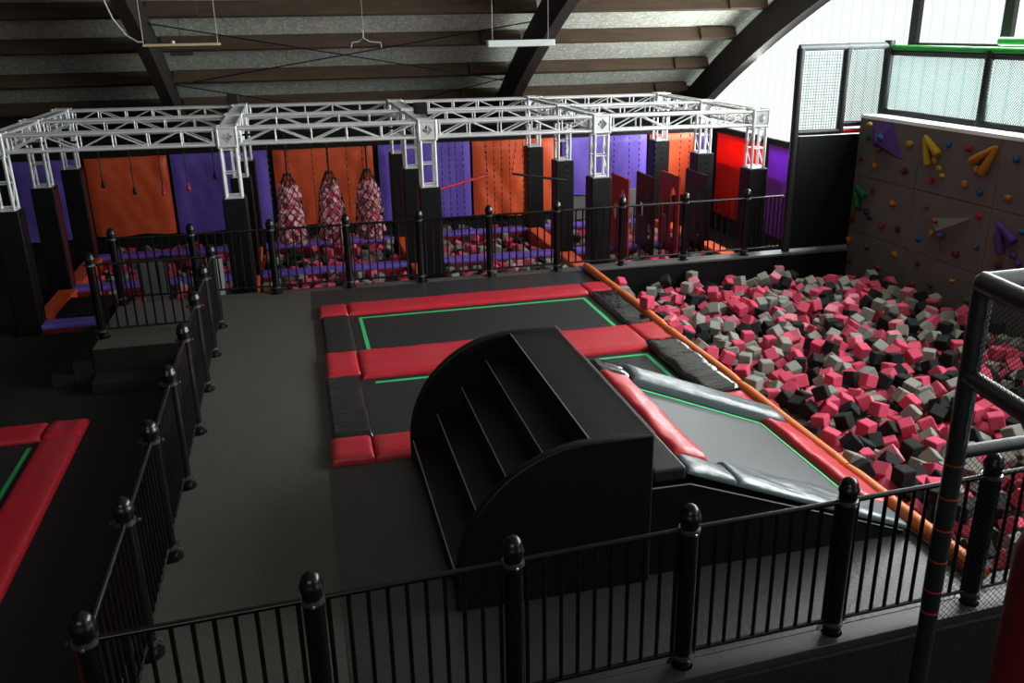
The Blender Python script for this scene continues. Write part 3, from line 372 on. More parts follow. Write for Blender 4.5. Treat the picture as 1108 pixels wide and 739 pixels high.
902,749,-21,-23,-27,-23,895,769,-21,3,35,35,883,799,-21,-49,-8,0,908,840,-21,28,-21,-21,905,870,-21,-2,-35,35,888,1155,-35,-30,31,14,930,485,-21,4,-35,-4,919,516,-33,-21,14,29,919,537,-28,-12,-37,8,935,568,-21,-35,1,35,
917,582,-21,29,-20,29,911,599,-21,-7,50,0,926,639,-21,-1,35,1,923,657,-21,35,1,1,939,682,-38,32,38,0,922,702,-21,32,-16,32,928,747,-21,35,-1,35,915,767,-22,-2,-41,-5,913,789,-32,-16,-9,-47,922,814,-21,0,0,50,
926,845,-21,-8,35,8,926,892,-21,-22,-28,-22,914,949,-41,-39,28,-3,952,497,-22,16,-10,34,937,525,-26,24,5,41,948,543,-21,3,35,-3,952,560,-21,23,-27,23,951,581,-21,29,-20,29,935,596,-28,20,2,-46,950,638,-21,14,48,0,
952,660,-21,-22,28,27,944,710,-21,23,27,27,931,725,-21,-11,34,11,952,750,-21,0,0,-33,952,769,-22,-50,0,6,952,788,-21,23,27,27,943,816,-21,-35,-6,6,951,850,-23,-9,6,-35,925,871,-21,-34,10,-10,940,913,-21,0,0,46,
953,1086,-38,-14,33,-13,952,1353,-55,35,2,-35,518,1048,-31,-8,43,16,523,725,-21,-19,30,19,
]
# ------------------------------------------------------------------ setting
b=MB(); b.box(-24,10.9,-6,24,-1.0,-.9); b.box(-24,-1.42,-6,14.55,-.9,-.5); b.box(-24,-4.62,14.55,23.3,-.9,-.5)
struct(b,'floor','carpet_low')
b=MB(); b.prism([(-1.42,4.03),(4.62,4.35),(4.62,14.24),(-2.87,14.24),(-2.87,12.07),(-1.42,12.07)],2,-.9,0)
struct(b,'raised_floor','carpet')
b=MB(); b.box(4.62,10.0,13.98,14.24,-.9,-.03); struct(b,'wall_pit_back','blackvinyl')
b=MB(); b.prism([(4.62,4.35),(10.0,4.62),(10.0,4.85),(4.62,4.72)],2,-.9,-.02); struct(b,'wall_pit_front','blackvinyl')
b=MB(); b.box(4.5,4.61,4.6,14.0,-.9,-.01); b.box(4.62,9.72,4.7,13.98,-.9,-.80); struct(b,'floor_pit_base','darkwall')
b=MB(); b.box(4.62,10.0,13.96,14.26,-.03,.012); tag(build(b,'trim_1','kerblight',bevel=.006),kind='structure')
b=MB(); b.prism([(-1.42,4.03),(10.0,4.60),(10.0,4.76),(-1.42,4.20)],2,-.05,.018); tag(build(b,'trim_2','kerb',bevel=.006),kind='structure')
b=MB(); b.prism([(.02,14.0),(.02,4.28),(4.6,4.52),(4.6,14.0)],2,.0005,.003); struct(b,'floor_matting','matfloor')
b=MB(); b.prism([(-1.42,4.0),(10.0,4.57),(10.0,4.60),(-1.42,4.03)],2,-.9,-.05); b.box(-2.87,-1.43,12.05,12.07,-.334,-.012); struct(b,'trim_20','darkwall')  # dark sheets added over the carpet fronts, shade put into their colour
# back wall, solid lower part of the gable, barrel roof
b=MB(); b.box(-24,10.9,23.2,23.5,-1,3.2); struct(b,'wall_back','darkwall')
b=MB(); b.box(10.70,10.9,-6,23.3,-1,.84); struct(b,'wall_right','darkwall')
CY,CZ=2.45,-33.07
def arc(r,a0,a1,n): return [(CY+r*math.sin(a0+(a1-a0)*i/n),CZ+r*math.cos(a0+(a1-a0)*i/n)) for i in range(n+1)]
def ang(y,r): return math.asin((y-CY)/r)
A0,A1=ang(-14,41.06),ang(23.45,41.06)
b=MB(); lo=arc(41.06,A0,A1,48); hi=arc(41.2,A0,A1,48)
b.prism(lo+hi[::-1],0,-24,10.95)
struct(b,'ceiling','roof',smooth=30)
for i,(x0,x1) in enumerate(((-10.5,-10.26),(-2.69,-2.46),(5.12,5.36),(10.36,10.62))):
    b=MB(); A=ang(-8,40),ang(23.2,40.4); lo=arc(40.06,*A,40); hi=arc(40.78,*A,40); b.prism(lo+hi[::-1],0,x0,x1)
    struct(b,'trim_%d'%(3+i),'wood',smooth=30)
for i,(y,) in enumerate(((22.85,),(21.65,),(20.25,),(18.88,),(17.5,),(16.1,),(14.7,),(13.3,))):
    b=MB(); a=ang(y,40.76); rad=Vector((0,math.sin(a),math.cos(a))); tan=Vector((0,math.cos(a),-math.sin(a)))
    for (x0,x1) in ((-17,-2.69),(-2.46,5.12),(5.36,10.36)):
        c=Vector(((x0+x1)/2,CY,CZ))+rad*40.90; b.obox(c,(x1-x0,0,0),tan*.10,rad*.30)
        for cx in (x0+.45,x1-.45): b.obox(Vector((cx,CY,CZ))+rad*40.86-tan*.09,(.9,0,0),tan*.08,rad*.26)
    struct(b,'trim_%d'%(7+i),'purlin')
# the daylight gable: corrugated sheets beyond y = 12, a clear window nearer
def gable(y0,y1,z0):
    a=ang(y0,41.0),ang(y1,41.0); p=arc(41.0,*a,20); return [(y0,z0)]+p+[(y1,z0)]
a_=ang(14.28,41.0),ang(23.2,41.0)
b=MB(); b.prism([(-6,.84),(-6,3.5),(14.28,3.5)]+arc(41.0,*a_,20)+[(23.2,.84)],0,10.74,10.78); w1=struct(b,'window_1','panelglow')
b=MB(); b.prism(gable(12.1,14.14,3.56),0,10.74,10.78); w2=struct(b,'window_2','panelglow')
b=MB(); b.prism(gable(-6,12.0,3.56),0,10.74,10.78); w3=struct(b,'window_3','window')
for w,ys_ in ((w1,(14.21,)),(w2,(12.05,)),(w3,(9.2,6.4,3.6,.8,-2.))):
    bb=MB()
    for y in ys_: bb.box(10.66,10.86,y-.10,y+.10,3.5,6.0 if y>10 else 7.4)
    if w is w3: bb.box(10.68,10.84,-6,14.2,3.48,3.57)
    build(bb,'window_bar','mullion',w)

# ------------------------------------------------------------------ railings
PANEL=.002
def railing(label,pts,group='black railings around the trampoline arena',first=True,last=True,nbar=10):
    pts=[Vector((*p,0)) if len(p)==2 else Vector(p) for p in pts]
    t=thing('railing',label,'railing',pts[0],group)
    if not hasattr(railing,'bar'):
        railing.bar={}
    for i,p in enumerate(pts):
        if (i==0 and not first) or (i==len(pts)-1 and not last): continue
        b=MB(); b.lathe(p,[(.058,.0),(.058,1.10)],20); b.lathe(p,[(.10,0),(.10,.012),(.07,.018)],20)
        if not hasattr(railing,'post'):
            railing.post=build(b,'post','blackpaint',t,smooth=40,loc=p); po=railing.post
            c=MB(); c.lathe(p,[(.058,1.10),(.066,1.10),(.067,1.125),(.060,1.135),(.057,1.155),(.045,1.18),(.025,1.197),(.003,1.203)],20)
            railing.cap=build(c,'post_cap','blackpaint',po,smooth=50)
            railing.col=[]
            for z in (1.03,.10):
                c=MB(); c.ring(p,.056,.068,z-.013,z+.013,20)
                for a in range(4):
                    q=p+Vector((math.cos(a*PI/2)*.083,math.sin(a*PI/2)*.083,z)); c.ball(q,.014,1)
                railing.col.append(build(c,'collar_clamp','clampdark',po,smooth=40))
            for z_ in (1.03,.10): pass
        else:
            po=share(railing.post,'post',t,p); share(railing.cap,'post_cap',po,p)
            for c in railing.col: share(c,'collar_clamp',po,p)
    for a,c in zip(pts,pts[1:]):
        d=(c-a).normalized(); L=(c-a).length; s=a+d*.065; e=c-d*.065
        for nm,z,r in (('top_rail',1.03,.019),('bottom_rail',.12,.016)):
            b=MB(); b.tube([s+Vector((0,0,z)),e+Vector((0,0,z))],r,10); build(b,nm,'blackpaint',t,smooth=40)
        ang_=math.atan2(d.y,d.x)
        for k in range(nbar):
            q=a+d*(L*(k+.75)/(nbar+.5))
            if not hasattr(railing,'bl'):
                b=MB(); b.tube([q+Vector((0,0,.12)),q+Vector((0,0,1.03))],.0135,8); railing.bl=build(b,'baluster','blackpaint',t,smooth=40,loc=q)
            else: share(railing.bl,'baluster',t,q)
    return t
railing('black metal railing with dome-topped posts across the near edge of the arena',[(-1.28,4.165),(-.14,4.22),(1.0,4.28),(2.13,4.34),(3.25,4.385),(4.38,4.43),(5.5,4.49),(6.64,4.55)])
railing('long black railing dividing the walkway from the lower floor with the red-edged trampoline',[(-1.28,4.165)]+[(-1.275,4.165+1.2*k) for k in range(1,7)]+[(-1.27,12.55)],first=False)
railing('short black railing on the landing above the carpeted steps',[(-1.27,12.55),(-2.82,12.55)],first=False,nbar=12)
railing('long black railing between the arena and the obstacle course at the far side',[(-2.82,14.16)]+[(-1.68,14.13)]+[(-.5+1.165*k,14.10) for k in range(8)]+[(8.42,14.10)],last=False,nbar=9)

# carpeted steps down from the landing
t=thing('carpeted_steps','dark carpeted steps leading down from the railed landing to the lower floor','steps',(-3.1,12.1,-.5))
for x0,x1,z in ((-3.16,-2.872,-.167),(-3.45,-3.16,-.334)):
    b=MB(); b.box(x0,x1,12.07,14.24,-.5,z); build(b,'tread','carpet_low',t,bevel=.012)
b=MB(); b.box(-2.87,-1.43,11.66,12.06,-.5,-.334); build(b,'tread','carpet_low',t,bevel=.012)

# ------------------------------------------------------------------ trampolines in the arena
def green_frame(parent,x0,x1,y0,y1,z,w=.05,sides='lrfb'):
    b=MB()
    if 'b' in sides: b.box(x0,x1,y1-w,y1,z,z+.004)
    if 'f' in sides: b.box(x0,x1,y0,y0+w,z,z+.004)
    if 'l' in sides: b.box(x0,x0+w,y0+w,y1-w,z,z+.004)
    if 'r' in sides: b.box(x1-w,x1,y0+w,y1-w,z,z+.004)
    return build(b,'border_webbing','green',parent)
def tramp(label,y0,y1,seed):
    t=thing('trampoline',label,'trampoline',(2.4,(y0+y1)/2,0),'floor trampolines in the arena')
    b=MB(); b.box(.5,4.24,y0-.06,y1+.06,.002,.012); bed=build(b,'bed','bed',t)
    green_frame(bed,.66,4.10,y0+.03,y1-.12,.012,sides='lrfb' if seed==1 else 'rfb')
    return t
t1=tramp('farther of the two black floor trampolines with green outline, beside the walkway',10.86,12.5,1)
t2=tramp('nearer of the two black floor trampolines, half hidden by the black stair block',8.27,9.95,2)
def pad(name,x0,x1,y0,y1,m,par,T=.075,seed=0,amp=.006,e=.045): return cushion(name,(x0,y0,.003),(x1-x0,0,0),(0,y1-y0,0),T,m,par,amp,seed,e)
pad('red_pad',.535,4.21,12.5,12.99,'redvinyl',t1,seed=1,amp=.005); pad('red_corner_pad',.11,.525,12.47,12.96,'redvinyl',t1,seed=2); pad('red_corner_pad',4.22,4.62,12.5,13.02,'redvinyl',t1,seed=3)
pad('black_side_pad',.13,.525,10.87,12.46,'greyvinyl',t1,T=.06,seed=4,amp=.003); pad('black_side_pad',4.21,4.62,10.9,12.49,'shinyvinyl',t1,T=.075,seed=5,amp=.012)
pad('red_pad',.525,4.21,9.94,10.84,'redvinyl',t2,seed=6,amp=.006); pad('red_corner_pad',.11,.515,10.02,10.82,'redvinyl',t2,T=.085,seed=7); pad('red_corner_pad',4.22,4.62,10.13,10.86,'redvinyl',t2,seed=8,amp=.008)
pad('black_side_pad',.09,.50,8.29,10.0,'shinyvinyl',t2,T=.07,seed=9,amp=.009); pad('black_side_pad',4.16,4.62,8.32,10.10,'shinyvinyl',t2,T=.11,seed=10,amp=.02)
pad('red_pad',.48,2.9,7.79,8.26,'redvinyl',t2,seed=11,amp=.008); pad('red_corner_pad',.06,.47,7.78,8.27,'redvinyl',t2,T=.085,seed=12); pad('red_corner_pad',4.2,4.62,7.80,8.30,'redvinyl',t2,seed=13,amp=.008)
# trampoline on the lower floor at the left
t=thing('trampoline','black floor trampoline framed by red pads on the lower floor, cut by the left edge','trampoline',(-4.5,7,-.5),'floor trampolines on the lower floor')
b=MB(); b.box(-6.6,-3.1,3.2,10.3,-.498,-.486); bed=build(b,'bed','bed',t)
green_frame(bed,-6.5,-3.24,3.3,10.20,-.486,sides='lrf')
cushion('red_pad',(-3.17,3.2,-.497),(.43,0,0),(0,7.08,0),.075,'redvinyl',t,.006,21,.05); cushion('red_pad',(-6.6,10.29,-.497),(3.42,0,0),(0,.46,0),.075,'redvinyl',t,.004,22,.05)
cushion('red_corner_pad',(-3.17,10.29,-.497),(.43,0,0),(0,.46,0),.08,'redvinyl',t,.012,23,.05)

# the curved black block
t=thing('stair_block','big black vinyl stair block with rounded side walls and a flat top','foam block',(1.6,6.5,0))
prof=[(.815,0),(.815,.2)]+[(1.82-1.005*math.cos(a*PI/36),.215+1.005*math.sin(a*PI/36)) for a in range(1,19)]+[(2.28,1.22),(2.28,0)]
NOSE=[(.84,.215),(1.085,.46),(1.33,.71),(1.575,.96),(1.82,1.205)]
st=[(.84,0)]
for (x,z),(x2,z2) in zip(NOSE,NOSE[1:]): st+=[(x,z),(x2,z)]
st+=[(1.82,1.205),(2.28,1.205),(2.28,0)]
b=MB(); b.prism(st,1,5.35,7.71); build(b,'body','blackvinyl',t)
for y0,y1 in ((5.27,5.35),(7.71,7.79)):
    b=MB(); b.prism([(x,z) for x,z in prof],1,y0,y1); build(b,'side_wall','blackvinyl',t,smooth=25,bevel=.018,seg=3)
for x,z in NOSE:
    b=MB(); b.tube([(x-.002,5.35,z+.001),(x-.002,7.71,z+.001)],.0055,6); build(b,'step_piping','piping',t,smooth=True)
b=MB(); b.tube([(2.283,5.28,1.222),(2.283,7.78,1.222)],.006,6); build(b,'step_piping','piping',t,smooth=True)
# the inclined trampoline between block and pit
t=thing('inclined_trampoline','sloping trampoline with red and slate pads between the pit edge and black stair block','trampoline',(3.5,6.5,0))
def sl(x): return .86-(x-2.58)*.79/1.98
b=MB(); b.prism([(2.30,.0),(2.30,.80),(2.58,.80),(4.56,.03),(4.56,0)],1,5.42,7.66); build(b,'base','blackvinyl',t)
b=MB(); b.prism([(2.30,.80),(2.30,.90),(2.56,.90),(2.56,.80)],1,5.32,7.70); build(b,'top_step','greyvinyl',t,bevel=.02)
b=MB(); b.prism([(2.29,.0),(2.29,.74),(2.60,.74),(4.50,.04),(4.50,0)],1,5.34,5.40); build(b,'side_skirt','blackvinyl',t)
b=MB(); b.tube([(2.29,5.34,.745),(2.60,5.335,.745),(4.50,5.335,.045)],.006,6); build(b,'skirt_piping','piping',t)
sd=Vector((1.98,0,-.79)).normalized(); SL=Vector((1.98,0,-.79)).length; P0=Vector((2.58,5.40,.80))
b=MB(); n=Vector((.79,0,1.98)).normalized(); c=P0+sd*SL/2+Vector((0,1.12,0))+n*.02; b.obox(c,sd*(SL-.1),Vector((0,2.1,0)),n*.012); bed=build(b,'bed','bedramp',t)
b=MB(); q=P0+n*.03
for s0,s1,y0,y1 in ((.30,SL-.30,1.86,1.90),(SL-.33,SL-.29,.3,1.9),): b.obox(q+sd*(s0+s1)/2+Vector((0,(y0+y1)/2,0)),sd*(s1-s0),Vector((0,y1-y0,0)),n*.004)
build(b,'border_webbing','green',bed)
def rpad(name,s0,s1,y0,y1,T,m,amp,seed,lift=.03): return cushion(name,P0+n*lift+sd*s0+Vector((0,y0,0)),sd*(s1-s0),Vector((0,y1-y0,0)),T,m,t,amp,seed,.05)
rpad('red_pad',-.02,.30,.22,1.98,.075,'redvinyl',.016,31)
rpad('slate_pad',-.02,.36,1.99,2.30,.075,'shinyvinyl',.012,32); rpad('slate_pad',.33,SL+.02,1.95,2.30,.11,'silver',.010,33)
rpad('slate_pad',-.02,.42,-.07,.21,.05,'silver',.016,34); rpad('slate_pad',.43,SL-.02,-.07,.30,.05,'silver',.014,35)
rpad('red_pad',SL-.27,SL+.05,.26,1.94,.075,'redvinyl',.012,36)

# orange padded tube along the pit edge
t=thing('orange_edge_tube','long orange padded tube along the edge of the foam pit','tube',(4.66,9.3,0))
ys=[4.62,6.35,8.45,10.55,12.4,14.02]
for i,(a,c) in enumerate(zip(ys,ys[1:])):
    b=MB(); r=.068; n_=12
    pts=[(4.66+.006*math.sin(y*1.7),y,.062+.004*math.sin(y*2.3)) for y in [a+.012+(c-a-.024)*k/n_ for k in range(n_+1)]]
    b.tube(pts,[r*.8]+[r]*(n_-1)+[r*.8],16); build(b,'tube_section','tube',t,smooth=50)

# ------------------------------------------------------------------ foam cubes
bank=[]
for i in range(0,len(CUBES),6):
    x,y,z,a,b_,c=CUBES[i:i+6]; a/=50; b_/=50; c/=50; q=Quaternion((math.sqrt(max(0,1-a*a-b_*b_-c*c)),a,b_,c)); q.normalize(); 
    if 488<=x<=953 and 494<=y<=1388: bank.append((Vector((x,y,z))/100,q))
def cube_mb(s=.17,bv=.012):
    bm=bmesh.new(); bmesh.ops.create_cube(bm,size=s); bmesh.ops.bevel(bm,geom=bm.edges[:],offset=bv,segments=1,affect='EDGES'); mb=MB(); mb.add([v.co for v in bm.verts],[[v.index for v in f.verts] for f in bm.faces]); bm.free(); return mb
rt=random.Random(8)
for i,(p,q) in enumerate(bank):                                   # tumbled, not lying flat
    if rt.random()<.75:
        a=Quaternion(Vector((rt.uniform(-1,1),rt.uniform(-1,1),rt.uniform(-.3,.3))).normalized(),rt.uniform(.25,.8)); bank[i]=(p+Vector((0,0,rt.uniform(-.01,.035))),a@q)
cm=cube_mb(.158,.010); rc=random.Random(5)
def pick():
    x=rc.random(); return 'pink' if x<.37 else 'pinklight' if x<.42 else 'grey' if x<.74 else 'dark'
cols=[pick() for _ in bank]
CN=dict(pink='pink',pinklight='pale pink',grey='grey',dark='charcoal')
proto={}
for i,(p,q) in enumerate(bank[:300]):
    k=cols[i]
    zone='beside the orange tube' if p.x<6.0 else ('by the climbing wall' if p.x>8.0 else 'in the middle')
    far='far half' if p.y>9 else 'near half'
    if k not in proto: proto[k]=build(cm,'foam_cube',k); o=proto[k]; o.location=p
    else: o=proto[k].copy(); COL.objects.link(o); o.location=p
    o.rotation_mode='QUATERNION'; o.rotation_quaternion=q
    tag(o,'%s foam cube %s in the %s of the open pit'%(CN[k],zone,far),'foam cube','foam cubes in the open pit')
def heap(name,items,label,mats=('pink','grey','dark','pinklight')):
    vs=[];fs=[];mi=[]
    for p,q,k in items:
        b=len(vs); vs+=[q@v+p for v in cm.v]; fs+=[[b+j for j in f] for f in cm.f]; mi+=[mats.index(k)]*len(cm.f)
    me=bpy.data.meshes.new(name); me.from_pydata(vs,[],fs)
    for m in mats: me.materials.append(M[m])
    me.polygons.foreach_set('material_index',mi)
    bm=bmesh.new(); bm.from_mesh(me); bmesh.ops.recalc_face_normals(bm,faces=bm.faces); bm.to_mesh(me); bm.free()
    o=bpy.data.objects.new(name,me); COL.objects.link(o); return tag(o,label,'foam cubes',None,'stuff')
heap('foam_cubes',[(p,q,k) for (p,q),k in zip(bank[300:],cols[300:])],'loose pink, grey and charcoal foam cubes filling the rest of the open pit')
o=proto['pink'].copy(); COL.objects.link(o); o.rotation_mode='QUATERNION'; o.rotation_quaternion=Quaternion((0,0,1),R(25)); o.location=(4.67,11.28,.222)
tag(o,'single pink foam cube perched on the orange tube','foam cube')
tile=[(p,q) for p,q in bank if 4.88<p.x<9.55 and 6.2<p.y<11.3]
it=[]
for tx in (-9.05,-4.4,.25,):
    for p,q in tile:
        w=p+Vector((tx,14.95-6.2,-.27))
        if w.x>8.3 or w.x<-4.1 or w.y>20.1 or w.z>-.36: continue
        if min(abs(w.x-c) for c in (-4.2,-1.02,2.13,5.1,8.15))<.27 or min(abs(w.y-c) for c in (14.7,16.9,19.2))<.24: continue
        if -4.1<w.x<-3.15 and w.y<16.1: continue
        it.append((w,q,pick()))
heap('foam_cubes',it,'loose pink, grey and charcoal foam cubes between the padded beams of the obstacle course')

# ------------------------------------------------------------------ obstacle course: pillars, truss, beams
PX=[-4.35,-1.02,2.13,5.15,8.15]; PY=[14.85,17.05,19.3]; ROWS=['front','middle','back']; ORD=['first','second','third','fourth','fifth']
def zt(x): return 2.575-.008*(x+4.3)
def lattice(mb,p0,p1,u,v,s=.29,step=.52,rc_=.027,rb=.0130,diag=(0,1),ladder=(2,3)):
    p0,p1=Vector(p0),Vector(p1); d=(p1-p0); L=d.length; d.normalize(); h=s/2-rc_; u=Vector(u)*h; v=Vector(v)*h
    for a,c in ((1,1),(1,-1),(-1,1),(-1,-1)): mb.tube([p0+u*a+v*c,p1+u*a+v*c],rc_,8)
    n=max(1,round(L/step)); 
    faces={0:(u,v,1),1:(u,v,-1),2:(v,u,1),3:(v,u,-1)}   # 0/1: faces at ±u, spanning v ; 2/3: faces at ±v spanning u
    for k in range(n+1):
        q=p0+d*(L*k/n); q=p0+d*min(max(L*k/n,.03),L-.03)
        for fi in (0,1,2,3):
            A,B,sg=faces[fi]; mb.tube([q+A*sg-B,q+A*sg+B],rb,6,False)
        if k<n:
            q2=p0+d*(L*(k+1)/n)
            for fi in diag:
                A,B,sg=faces[fi]; w=1 if k%2 else -1; mb.tube([q+A*sg+B*w,q2+A*sg-B*w],rb,6,False)
            for fi in ladder:
                A,B,sg=faces[fi]
                for j in (1,): 
                    qq=q+(q2-q)*(j/2); mb.tube([qq+A*sg-B,qq+A*sg+B],rb*.75,6,False)
rig=thing('truss_rig','silver aluminium box truss frame standing on padded pillars above the obstacle course','truss',(2,17,1.4))
Z=(0,0,1)
for r,y in enumerate(PY):
    for i in range(4):
        x0,x1=PX[i]+.18,PX[i+1]-.18; b=MB(); lattice(b,(x0,y,zt(x0)-.145),(x1,y,zt(x1)-.145),(0,1,0),Z); build(b,'truss_beam','alu',rig,smooth=50)
for i,x in enumerate(PX):
    for r in range(2):
        b=MB(); lattice(b,(x,PY[r]+.18,zt(x)-.145),(x,PY[r+1]-.18,zt(x)-.145),(1,0,0),Z); build(b,'truss_beam','alu',rig,smooth=50)
    for r,y in enumerate(PY):
        z=zt(x)-.145; b=MB(); h=.165
        for sx in (-1,1):
            for sy in (-1,1): b.tube([(x+sx*.14,y+sy*.14,z-h),(x+sx*.14,y+sy*.14,z+h)],.026,8)
            b.tube([(x+sx*.14,y-.14,z+.14),(x+sx*.14,y+.14,z+.14)],.026,8); b.tube([(x+sx*.14,y-.14,z-.14),(x+sx*.14,y+.14,z-.14)],.026,8)
            b.tube([(x-.14,y+sx*.14,z+.14),(x+.14,y+sx*.14,z+.14)],.026,8); b.tube([(x-.14,y+sx*.14,z-.14),(x+.14,y+sx*.14,z-.14)],.026,8)
        for fx,fy in ((0,-1),(1,0),(-1,0),(0,1)):       # plates with a diamond opening
            n_=Vector((fx,fy,0)); u=Vector((-fy,fx,0)); c=Vector((x,y,z))+n_*.155; o4=[c+u*a*.125+Vector((0,0,d*.125)) for a,d in((-1,-1),(1,-1),(1,1),(-1,1))]; i4=[c+u*a*.088+Vector((0,0,d*.088)) for a,d in((0,-1),(1,0),(0,1),(-1,0))]
            P=o4+i4; F=[(0,1,4),(1,5,4),(1,2,5),(2,6,5),(2,3,6),(3,7,6),(3,0,7),(0,4,7)]
            b.add(P,F); b.add([p-n_*.008 for p in P],[f[::-1] for f in F])
        build(b,'corner_block','alu',rig,smooth=50)
        b=MB(); lattice(b,(x,y,1.44),(x,y,z-.17),(1,0,0),(0,1,0),step=.45,ladder=()); b.box(x-.145,x+.145,y-.145,y+.145,1.44,1.452); build(b,'truss_leg','alu',rig,smooth=50)
        # the padded pillar it stands on
        pt=thing('padded_pillar','black padded pillar under the truss, %s from the left in the %s row'%(ORD[i],ROWS[r]),'pillar',(x,y,-.9),'padded pillars under the truss','thing')
        b=MB(); zb=-.9 if x>-4 else -.9; w=.185
        b.box(x-w,x+w,y-w,y+w,zb,1.44); build(b,'pad_sleeve','blackvinyl',pt,bevel=.02,seg=3)
        if (i,r) in ((0,1),(2,0),(2,1),(0,2)):
            sx=1 if i==0 else -1; b=MB(); b.box(x+sx*(w-.005),x+sx*(w+.012),y-w+.02,y+w-.12,-.5,1.40); tag(build(b,'red_side_pad','dimred',pt,bevel=.006),'dark red side pad')
for i in range(4):                                               # cross bars the obstacles hang from
    for y in ((15.93,) if i<3 else (16.08,16.92)):
        b=MB(); b.tube([(PX[i]+.12,y,2.30),(PX[i+1]-.12,y,2.30)],.018,8); build(b,'hanging_rail','chain',rig,smooth=50)
def beam(p0,p1,m,label,grp):
    p0,p1=Vector(p0),Vector(p1); d=(p1-p0).normalized(); s=Vector((-d.y,d.x,0)); L=(p1-p0).length; c=(p0+p1)/2
    t=thing('padded_beam',label,'beam',(c.x,c.y,-.9),grp,'thing')
    b=MB(); b.obox(c+Vector((0,0,-.39)),d*L,s*.32,Vector((0,0,.08))); build(b,'top_pad',m,t,bevel=.02)
    b=MB(); b.obox(c+Vector((0,0,-.665)),d*(L-.01),s*.29,Vector((0,0,.47))); build(b,'side_pad','darkred' if m=='purple' else m,t,bevel=.01)
BAY=['first','second','third','fourth']
for r,y in ((0,14.72),(1,16.88),(2,19.25)):
    for i in range(4):
        if r==0 and i>0: continue
        beam((PX[i]+.2,y,0),(PX[i+1]-.2,y,0),'purple','purple-topped padded beam in the %s row, %s bay from the left'%(ROWS[r],BAY[i]),'purple padded beams')
for i,x in enumerate((-4.2,-1.02,2.13,5.1,8.15)):
    for r,(y0,y1) in enumerate(((15.05,16.72),(17.24,19.1))):
        beam((x,y0,0),(x,y1,0),'orange','orange padded beam running back from the %s pillar of the %s row'%(ORD[i],ROWS[r]),'orange padded beams')
b=MB(); b.box(-4.0,-3.25,14.95,15.95,-.7,-.30); tag(build(b,'landing_mat','blackvinyl',bevel=.03,loc=(-3.6,15.45,-.7)),'black crash mat behind the purple beam beside the leftmost pillar','mat')
# boards seen through the landing railing
b=MB(); b.obox((-2.45,15.0,.16),(.42,.0,0),(0,.06,0),(0,0,.62)); b.box(-2.62,-2.28,14.97,15.03,-.5,-.14); tag(build(b,'grey_board','greyboard',bevel=.008,loc=(-2.45,15,-.5)),'dark grey board standing behind the landing railing','board')
b=MB(); b.obox((-1.36,14.5,.32),(.11,0,0),(0,.02,0),(0,0,.42)); b.box(-1.40,-1.32,14.49,14.51,-.9,.11); tag(build(b,'notice_board','sign',loc=(-1.36,14.5,-.9)),'narrow white board behind the railing beside the second pillar','board')

# wall mats at the back and down the side
b=MB(); b.box(-8,10.05,20.36,20.46,-.9,1.64); struct(b,'wall_mat_backing','darkwall')
b=MB(); b.box(9.96,10.04,14.3,20.34,-.9,.80); b.box(9.945,10.04,14.3,20.34,1.45,1.60); b.box(9.96,10.04,14.3,16.22,.8,1.45); b.box(9.96,10.04,17.48,17.68,.8,1.45); b.box(9.96,10.04,19.93,20.34,.8,1.45); struct(b,'wall_side_backing','darkwall')
def wmat(x0,x1,z0,z1,m,label,seed):
    nx,nz=max(8,int((x1-x0)/.07)),int((z1-z0)/.08); P=[];F=[]; rd=random.Random(seed)
    for i in range(nx+1):
        for j in range(nz+1):
            u,v=i/nx,j/nz; x=x0+(x1-x0)*u; z=z0+(z1-z0)*v
            e=min(1,min(u,1-u)*14)*min(1,(1-v)*14)
            w=noise.noise(Vector((x*2.0+z*.9,z*.55,seed)))*.055+noise.noise(Vector((x*4.4-z*2.0,z*1.1,seed+5)))*.022
            P.append((x,20.30-.02-abs(w)*e-.03*e,z+ (.02*math.sin(u*PI*3+seed) if j==0 else 0)))
    for i in range(nx):
        for j in range(nz): F.append((i*(nz+1)+j,(i+1)*(nz+1)+j,(i+1)*(nz+1)+j+1,i*(nz+1)+j+1))
    b=MB(); b.add(P,F); b.add([(p[0],20.35,p[2]) for p in P],[f[::-1] for f in F])
    n0=(nx+1)*(nz+1)
    rim=[i*(nz+1) for i in range(nx+1)]+[nx*(nz+1)+j for j in range(1,nz+1)]+[i*(nz+1)+nz for i in range(nx-1,-1,-1)]+[j for j in range(nz-1,0,-1)]
    k=len(rim); b.f+=[(rim[a],rim[(a+1)%k],n0+rim[(a+1)%k],n0+rim[a]) for a in range(k)]
    tag(build(b,'wall_mat',m,smooth=60,loc=((x0+x1)/2,20.33,z0)),label,'wall mat','padded mats hung along the back wall')
wmat(-5.75,-4.42,-.2,1.49,'purple','purple wall mat at the far left behind the pillars',1)
wmat(-4.32,-2.69,-.17,1.49,'orange','orange wall mat behind the hanging grips',2)
wmat(-2.62,-.62,-.2,1.50,'purple','purple wall mat between the orange mats at the left, behind the second pillars',3)
wmat(-.50,1.68,-.2,1.49,'orange','orange wall mat behind the hanging net bags',4)
wmat(1.80,3.90,-.25,1.49,'purple','purple wall mat behind the third pillars and the red swing bar',5)
wmat(3.96,6.02,-.27,1.48,'orange','creased orange wall mat behind the dark swing bar and the row of chains',6)
wmat(6.12,8.24,.10,1.46,'purple','shorter purple wall mat above the grey patch of painted light',7)
wmat(8.32,9.50,-.05,1.45,'orange','orange wall mat behind the swinging boards at the back corner',8)
wmat(9.56,9.93,-.05,1.44,'purple','narrow purple wall mat in the back corner',9)
